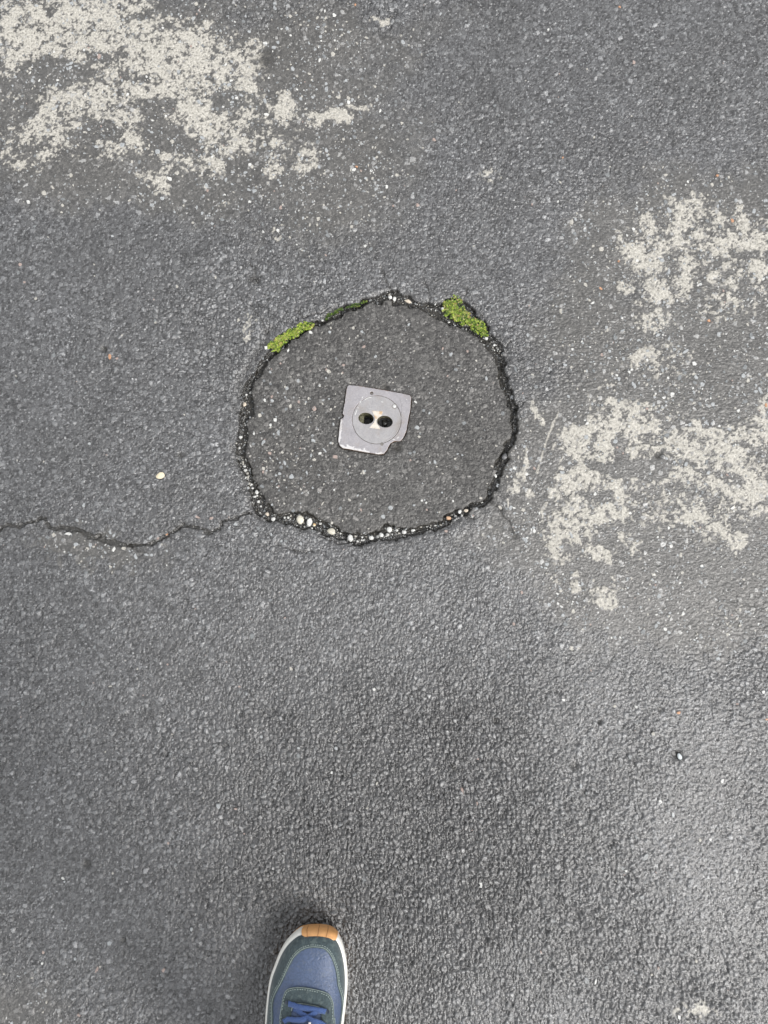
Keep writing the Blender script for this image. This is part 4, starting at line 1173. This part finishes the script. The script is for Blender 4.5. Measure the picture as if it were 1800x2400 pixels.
# eyestay: U shaped overlay round the throat
EY_OUT = [(640,2560),(645,2480),(650,2420),(657,2380),(661,2352),(664,2336),(670,2321),(682,2314),(707,2312.5),(732,2316),(757,2322),(771,2329),(779,2342),(782,2358),(783,2385),(782,2420),(780,2480),(776,2560)]
EY_IN = [(676,2560),(680,2480),(682,2430),(682,2400),(683,2380),(684,2364),(688,2354),(696,2350),(708,2350),(722,2352),(738,2355),(748,2358),(752,2366),(753,2384),(753,2400),(752,2430),(750,2480),(746,2560)]
def to3(p, off):
    w, z = find(*p) if p[1] < 2420 else (Gs(p[0], p[1], .085), None)
    return Vector((w.x, w.y, surf_z(w.x, w.y) + off))
eo = open_cat([to3(p, .0022) for p in EY_OUT], 4); ei = open_cat([to3(p, .0022) for p in EY_IN], 4)
rings = []
for k in range(7):
    f = k / 6; row = []
    for a, b in zip(eo, ei):
        q = a.lerp(b, f); row.append(Vector((q.x, q.y, surf_z(q.x, q.y) + .0022)))
    rings.append(row)
rings.insert(0, [Vector((p.x, p.y, p.z - .0022)) for p in rings[0]]); rings.append([Vector((p.x, p.y, p.z - .0030)) for p in rings[-1]])
loft('eyestay', rings, M_SUEDE, closed=False, cap=False)
tube([p + Vector((0, 0, .0001)) for p in eo], .0004, M_EDGE, 'overlay_edge')
dashes([Vector((a.lerp(b, .1).x, a.lerp(b, .1).y, surf_z(a.lerp(b, .1).x, a.lerp(b, .1).y) + .0024)) for a, b in zip(eo, ei)], M_STITCH, 'stitching', None)
tube([p + Vector((0, 0, .0001)) for p in ei[int(len(ei) * .28):int(len(ei) * .72)]], .0004, M_EDGE, 'overlay_edge')
# tongue inside the throat
V, F = [], []
tl = ei[:len(ei) // 2]; tr = ei[::-1][:len(ei) // 2]
for k, (a, b) in enumerate(zip(tl, tr)):
    for j in range(9):
        f = j / 8; q = a.lerp(b, f); zz = surf_z(q.x, q.y) + .0006 + .001 * math.sin(f * math.pi)
        V.append(Vector((q.x, q.y, zz)))
    if k:
        for j in range(8): a0 = (k - 1) * 9 + j; F.append([a0, a0 + 1, a0 + 10, a0 + 9])
shoe_link('tongue', V, F, M_TONGUE)
# laces: flat woven bands
def lace(pts, w, hgt, parent, name='lace'):
    P3 = []
    for (x, y, o_) in pts:
        w_, z = find(x, y) if y < 2420 else (Gs(x, y, .085), 0); P3.append(Vector((w_.x, w_.y, surf_z(w_.x, w_.y) + o_)))
    P3 = open_cat(P3, 6); V, F = [], []; n_ = len(P3); sec = [(-1, -.4), (-.85, .3), (-.4, .75), (0, .85), (.4, .75), (.85, .3), (1, -.4), (.6, -.8), (-.6, -.8)]
    for k, p in enumerate(P3):
        t = (P3[min(k + 1, n_ - 1)] - P3[max(k - 1, 0)]); t.z = 0; t.normalize(); s_ = Vector((-t.y, t.x, 0))
        ww = w * (1 + .06 * math.sin(k * 1.3)); 
        for a, b in sec: V.append(p + s_ * a * ww / 2 + Vector((0, 0, b * hgt)))
    m_ = len(sec)
    for k in range(n_ - 1):
        for q in range(m_): a = k * m_; F.append([a + q, a + (q + 1) % m_, a + m_ + (q + 1) % m_, a + m_ + q])
    F += [list(range(m_)), list(range((n_ - 1) * m_, n_ * m_))]
    return shoe_link(name, V, F, M_LACE, parent)
lace([(676,2349,.0030),(690,2352,.0045),(708,2356,.0055),(728,2359,.0055),(748,2363,.0048),(764,2368,.0030)], .0072, .0012, None)
lace([(666,2392,.003),(676,2387,.0045),(690,2384,.0058),(706,2383,.0065),(722,2379,.006),(738,2370,.004),(750,2364,.0024)], .0070, .0011, None)
lace([(688,2362,.0024),(702,2368,.0040),(718,2375,.0070),(734,2383,.0080),(748,2391,.0070),(760,2400,.005),(768,2412,.003)], .0070, .0011, None)
lace([(664,2432,.003),(690,2424,.006),(716,2424,.0075),(745,2430,.006),(768,2438,.003)], .0070, .0011, None)
lace([(662,2410,.003),(690,2402,.006),(716,2414,.0085),(745,2430,.0080),(770,2452,.003)], .0070, .0011, None)
lace([(662,2470,.003),(690,2462,.006),(716,2462,.0075),(745,2466,.006),(770,2474,.003)], .0070, .0011, None)
for p in ((674,2348), (767,2368), (665,2393), (770,2414)):
    w_, z = find(*p); c = Vector((w_.x, w_.y, surf_z(w_.x, w_.y) + .0024))
    V = [c + Vector((math.cos(6.28 * q / 14) * .0021, math.sin(6.28 * q / 14) * .0021, 0)) for q in range(14)] + [c + Vector((math.cos(6.28 * q / 14) * .0030, math.sin(6.28 * q / 14) * .0030, .0003)) for q in range(14)]
    shoe_link('eyelet', V, [[q, (q + 1) % 14, 14 + (q + 1) % 14, 14 + q] for q in range(14)] + [list(range(14))], M_DK)
w_, z = find(728, 2393); zz = surf_z(w_.x, w_.y) + .0085
tube([Vector((w_.x - .0004, w_.y + .0035, zz)), Vector((w_.x, w_.y, zz + .0002)), Vector((w_.x + .0003, w_.y - .008, zz))], .0016, M_MID, 'pull_tab', None, 8, .5)
# padded collar behind the laces
cl = []
for i in range(NO):
    p = OUT[i]
col_c = HEELC + Vector((0, .030))
V, F = [], []
n_ = 32
for k, (rx_, ry_, z) in enumerate(((.046, .064, .070), (.044, .062, .090), (.041, .058, .106), (.036, .052, .112), (.032, .047, .106), (.031, .045, .085))):
    for q in range(n_): a = 6.28318 * q / n_; V.append(Vector((col_c.x + math.cos(a) * rx_, col_c.y + math.sin(a) * ry_, z)))
for k in range(5):
    for q in range(n_): a = k * n_; F.append([a + q, a + (q + 1) % n_, a + n_ + (q + 1) % n_, a + n_ + q])
shoe_link('collar', V, F, M_SUEDE)

# ------------------------------------------------------------------ the person who stands in the shoe, behind the camera's lower edge
def skin_body(name, joints, edges, m, parent=None, sub=1):
    me = bpy.data.meshes.new(name); me.from_pydata([j[0] for j in joints], edges, []); me.update()
    o = link(name, me, m, parent)
    md = o.modifiers.new('skin', 'SKIN'); md.use_smooth_shade = True
    for i, j in enumerate(joints):
        sv = me.skin_vertices[0].data[i]; r_ = j[1]; sv.radius = r_ if isinstance(r_, tuple) else (r_, r_)
        sv.use_root = (i == 0)
    sb = o.modifiers.new('sub', 'SUBSURF'); sb.levels = sb.render_levels = sub
    return o
ax, ay = HEELC.x, HEELC.y + .03
M_TROU = simple('dark_trousers', (.020, .022, .030), .9, .25, 200, .0005)
M_JACK = simple('dark_jacket', (.030, .032, .038), .85, .2, 120, .0005)
M_SKIN = simple('skin', (.50, .32, .24), .5, .06, 60, 0)
M_HAIR = simple('brown_hair', (.045, .028, .018), .6, .3, 300, .001)
hx, hy = ax + .11, ay - .10
person = empty('person', (hx, hy, 0))
tag(person, 'person in dark trousers and dark jacket standing in the blue sneaker', 'person')
def rel(p): return (p[0] - hx, p[1] - hy, p[2])
J = [(rel((hx, hy, .95)), (.19, .14)), (rel((hx - .09, hy + .01, .84)), .105), (rel((ax + .005, ay - .01, .48)), .066), (rel((ax, ay, .12)), (.056, .062)), (rel((ax, ay + .004, .07)), (.054, .064)),
     (rel((hx + .09, hy - .01, .84)), .105), (rel((hx + .12, hy - .09, .48)), .066), (rel((hx + .13, hy - .16, .12)), (.056, .062)), (rel((hx + .13, hy - .15, .06)), (.054, .064)),
     (rel((hx, hy + .00, 1.15)), (.20, .14)), (rel((hx, hy + .0, 1.30)), (.18, .13)), (rel((hx, hy + .035, 1.53)), (.055, .055)), 
     (rel((hx - .19, hy + .01, 1.40)), .060), (rel((hx - .25, hy + .10, 1.16)), .050), (rel((-.075, -.14, 1.12)), .036),
     (rel((hx + .19, hy + .01, 1.40)), .060), (rel((hx + .25, hy + .10, 1.16)), .050), (rel((.085, -.14, 1.12)), .036)]
E = [(0, 1), (1, 2), (2, 3), (3, 4), (0, 5), (5, 6), (6, 7), (7, 8), (0, 9), (9, 10), (10, 11), (10, 12), (12, 13), (13, 14), (10, 15), (15, 16), (16, 17)]
skin_body('clothed_body', J, E, M_TROU, person, 2)
# head, hair, hands with fingers, phone
head = [(rel((hx, hy + .035, 1.50)), .048), (rel((hx, hy + .075, 1.575)), (.068, .080)), (rel((hx, hy + .085, 1.64)), (.076, .090)), (rel((hx, hy + .07, 1.70)), (.055, .065)),
        (rel((hx, hy + .165, 1.585)), .012), (rel((hx - .076, hy + .07, 1.61)), .012), (rel((hx + .076, hy + .07, 1.61)), .012)]
skin_body('head', head, [(0, 1), (1, 2), (2, 3), (2, 4), (2, 5), (2, 6)], M_SKIN, person, 2)
bmh = bmesh.new(); bmesh.ops.create_icosphere(bmh, subdivisions=4, radius=1)
for v in bmh.verts:
    k = 1 + .03 * math.sin(v.co.x * 40) * math.sin(v.co.y * 33 + v.co.z * 21)
    if v.co.y > .35 and v.co.z < .45: k *= .78
    v.co = Vector((v.co.x * .085 * k, v.co.y * .102 * k, v.co.z * .085 * k)) + Vector(rel((hx, hy + .066, 1.680)))
hm = bpy.data.meshes.new('hair'); bmh.to_mesh(hm); bmh.free(); hm.polygons.foreach_set('use_smooth', [True] * len(hm.polygons))
link('hair', hm, M_HAIR, person)
for sgn in (-1, 1):
    w0 = Vector((sgn * .080, -.14, 1.12)); palm = Vector((sgn * .062, -.075, 1.095))
    js = [(rel(w0), .026), (rel(palm), (.032, .016))]; es = [(0, 1)]
    for q in range(4):
        a = Vector((sgn * .060, -.060 + q * .020 - .02, 1.085)); b = a + Vector((-sgn * .012, .006, -.022)); c = b + Vector((-sgn * .020, .002, -.004))
        k = len(js); js += [(rel(a), .010), (rel(b), .0088), (rel(c), .0078)]; es += [(1, k), (k, k + 1), (k + 1, k + 2)]
    a = Vector((sgn * .050, -.085, 1.110)); b = Vector((sgn * .030, -.070, 1.115)); k = len(js); js += [(rel(a), .012), (rel(b), .010)]; es += [(1, k), (k, k + 1)]
    skin_body('hand', js, es, M_SKIN, person, 1)
bmp = bmesh.new(); bmesh.ops.create_cube(bmp, size=1)
for v in bmp.verts: v.co = Vector((v.co.x * .072, v.co.y * .148, v.co.z * .008))
bmesh.ops.bevel(bmp, geom=list(bmp.edges), offset=.003, segments=3, affect='EDGES')
pm = bpy.data.meshes.new('phone'); bmp.to_mesh(pm); bmp.free()
M_PH = simple('black_phone_glass', (.01, .01, .012), .15, .1, 50, 0)
ph = link('phone', pm, M_PH); ph.location = (0, -.045, 1.085)
tag(ph, 'slim black phone held flat in two hands above the road', 'phone')
# the other shoe, set back out of the picture
def copy_tree(o, parent=None):
    c = o.copy(); COL.objects.link(c)
    if parent: c.parent = parent
    for ch in list(o.children): copy_tree(ch, c)
    return c
sh2 = copy_tree(shoe)
sh2.scale = (-1, 1, 1)
sh2.location = (hx + .13 + (ax - base_xy.x), hy - .16 - .03 - (HEELC.y - base_xy.y), 0)
sh2['label'] = 'matching right sneaker of the person, set back behind the left one'
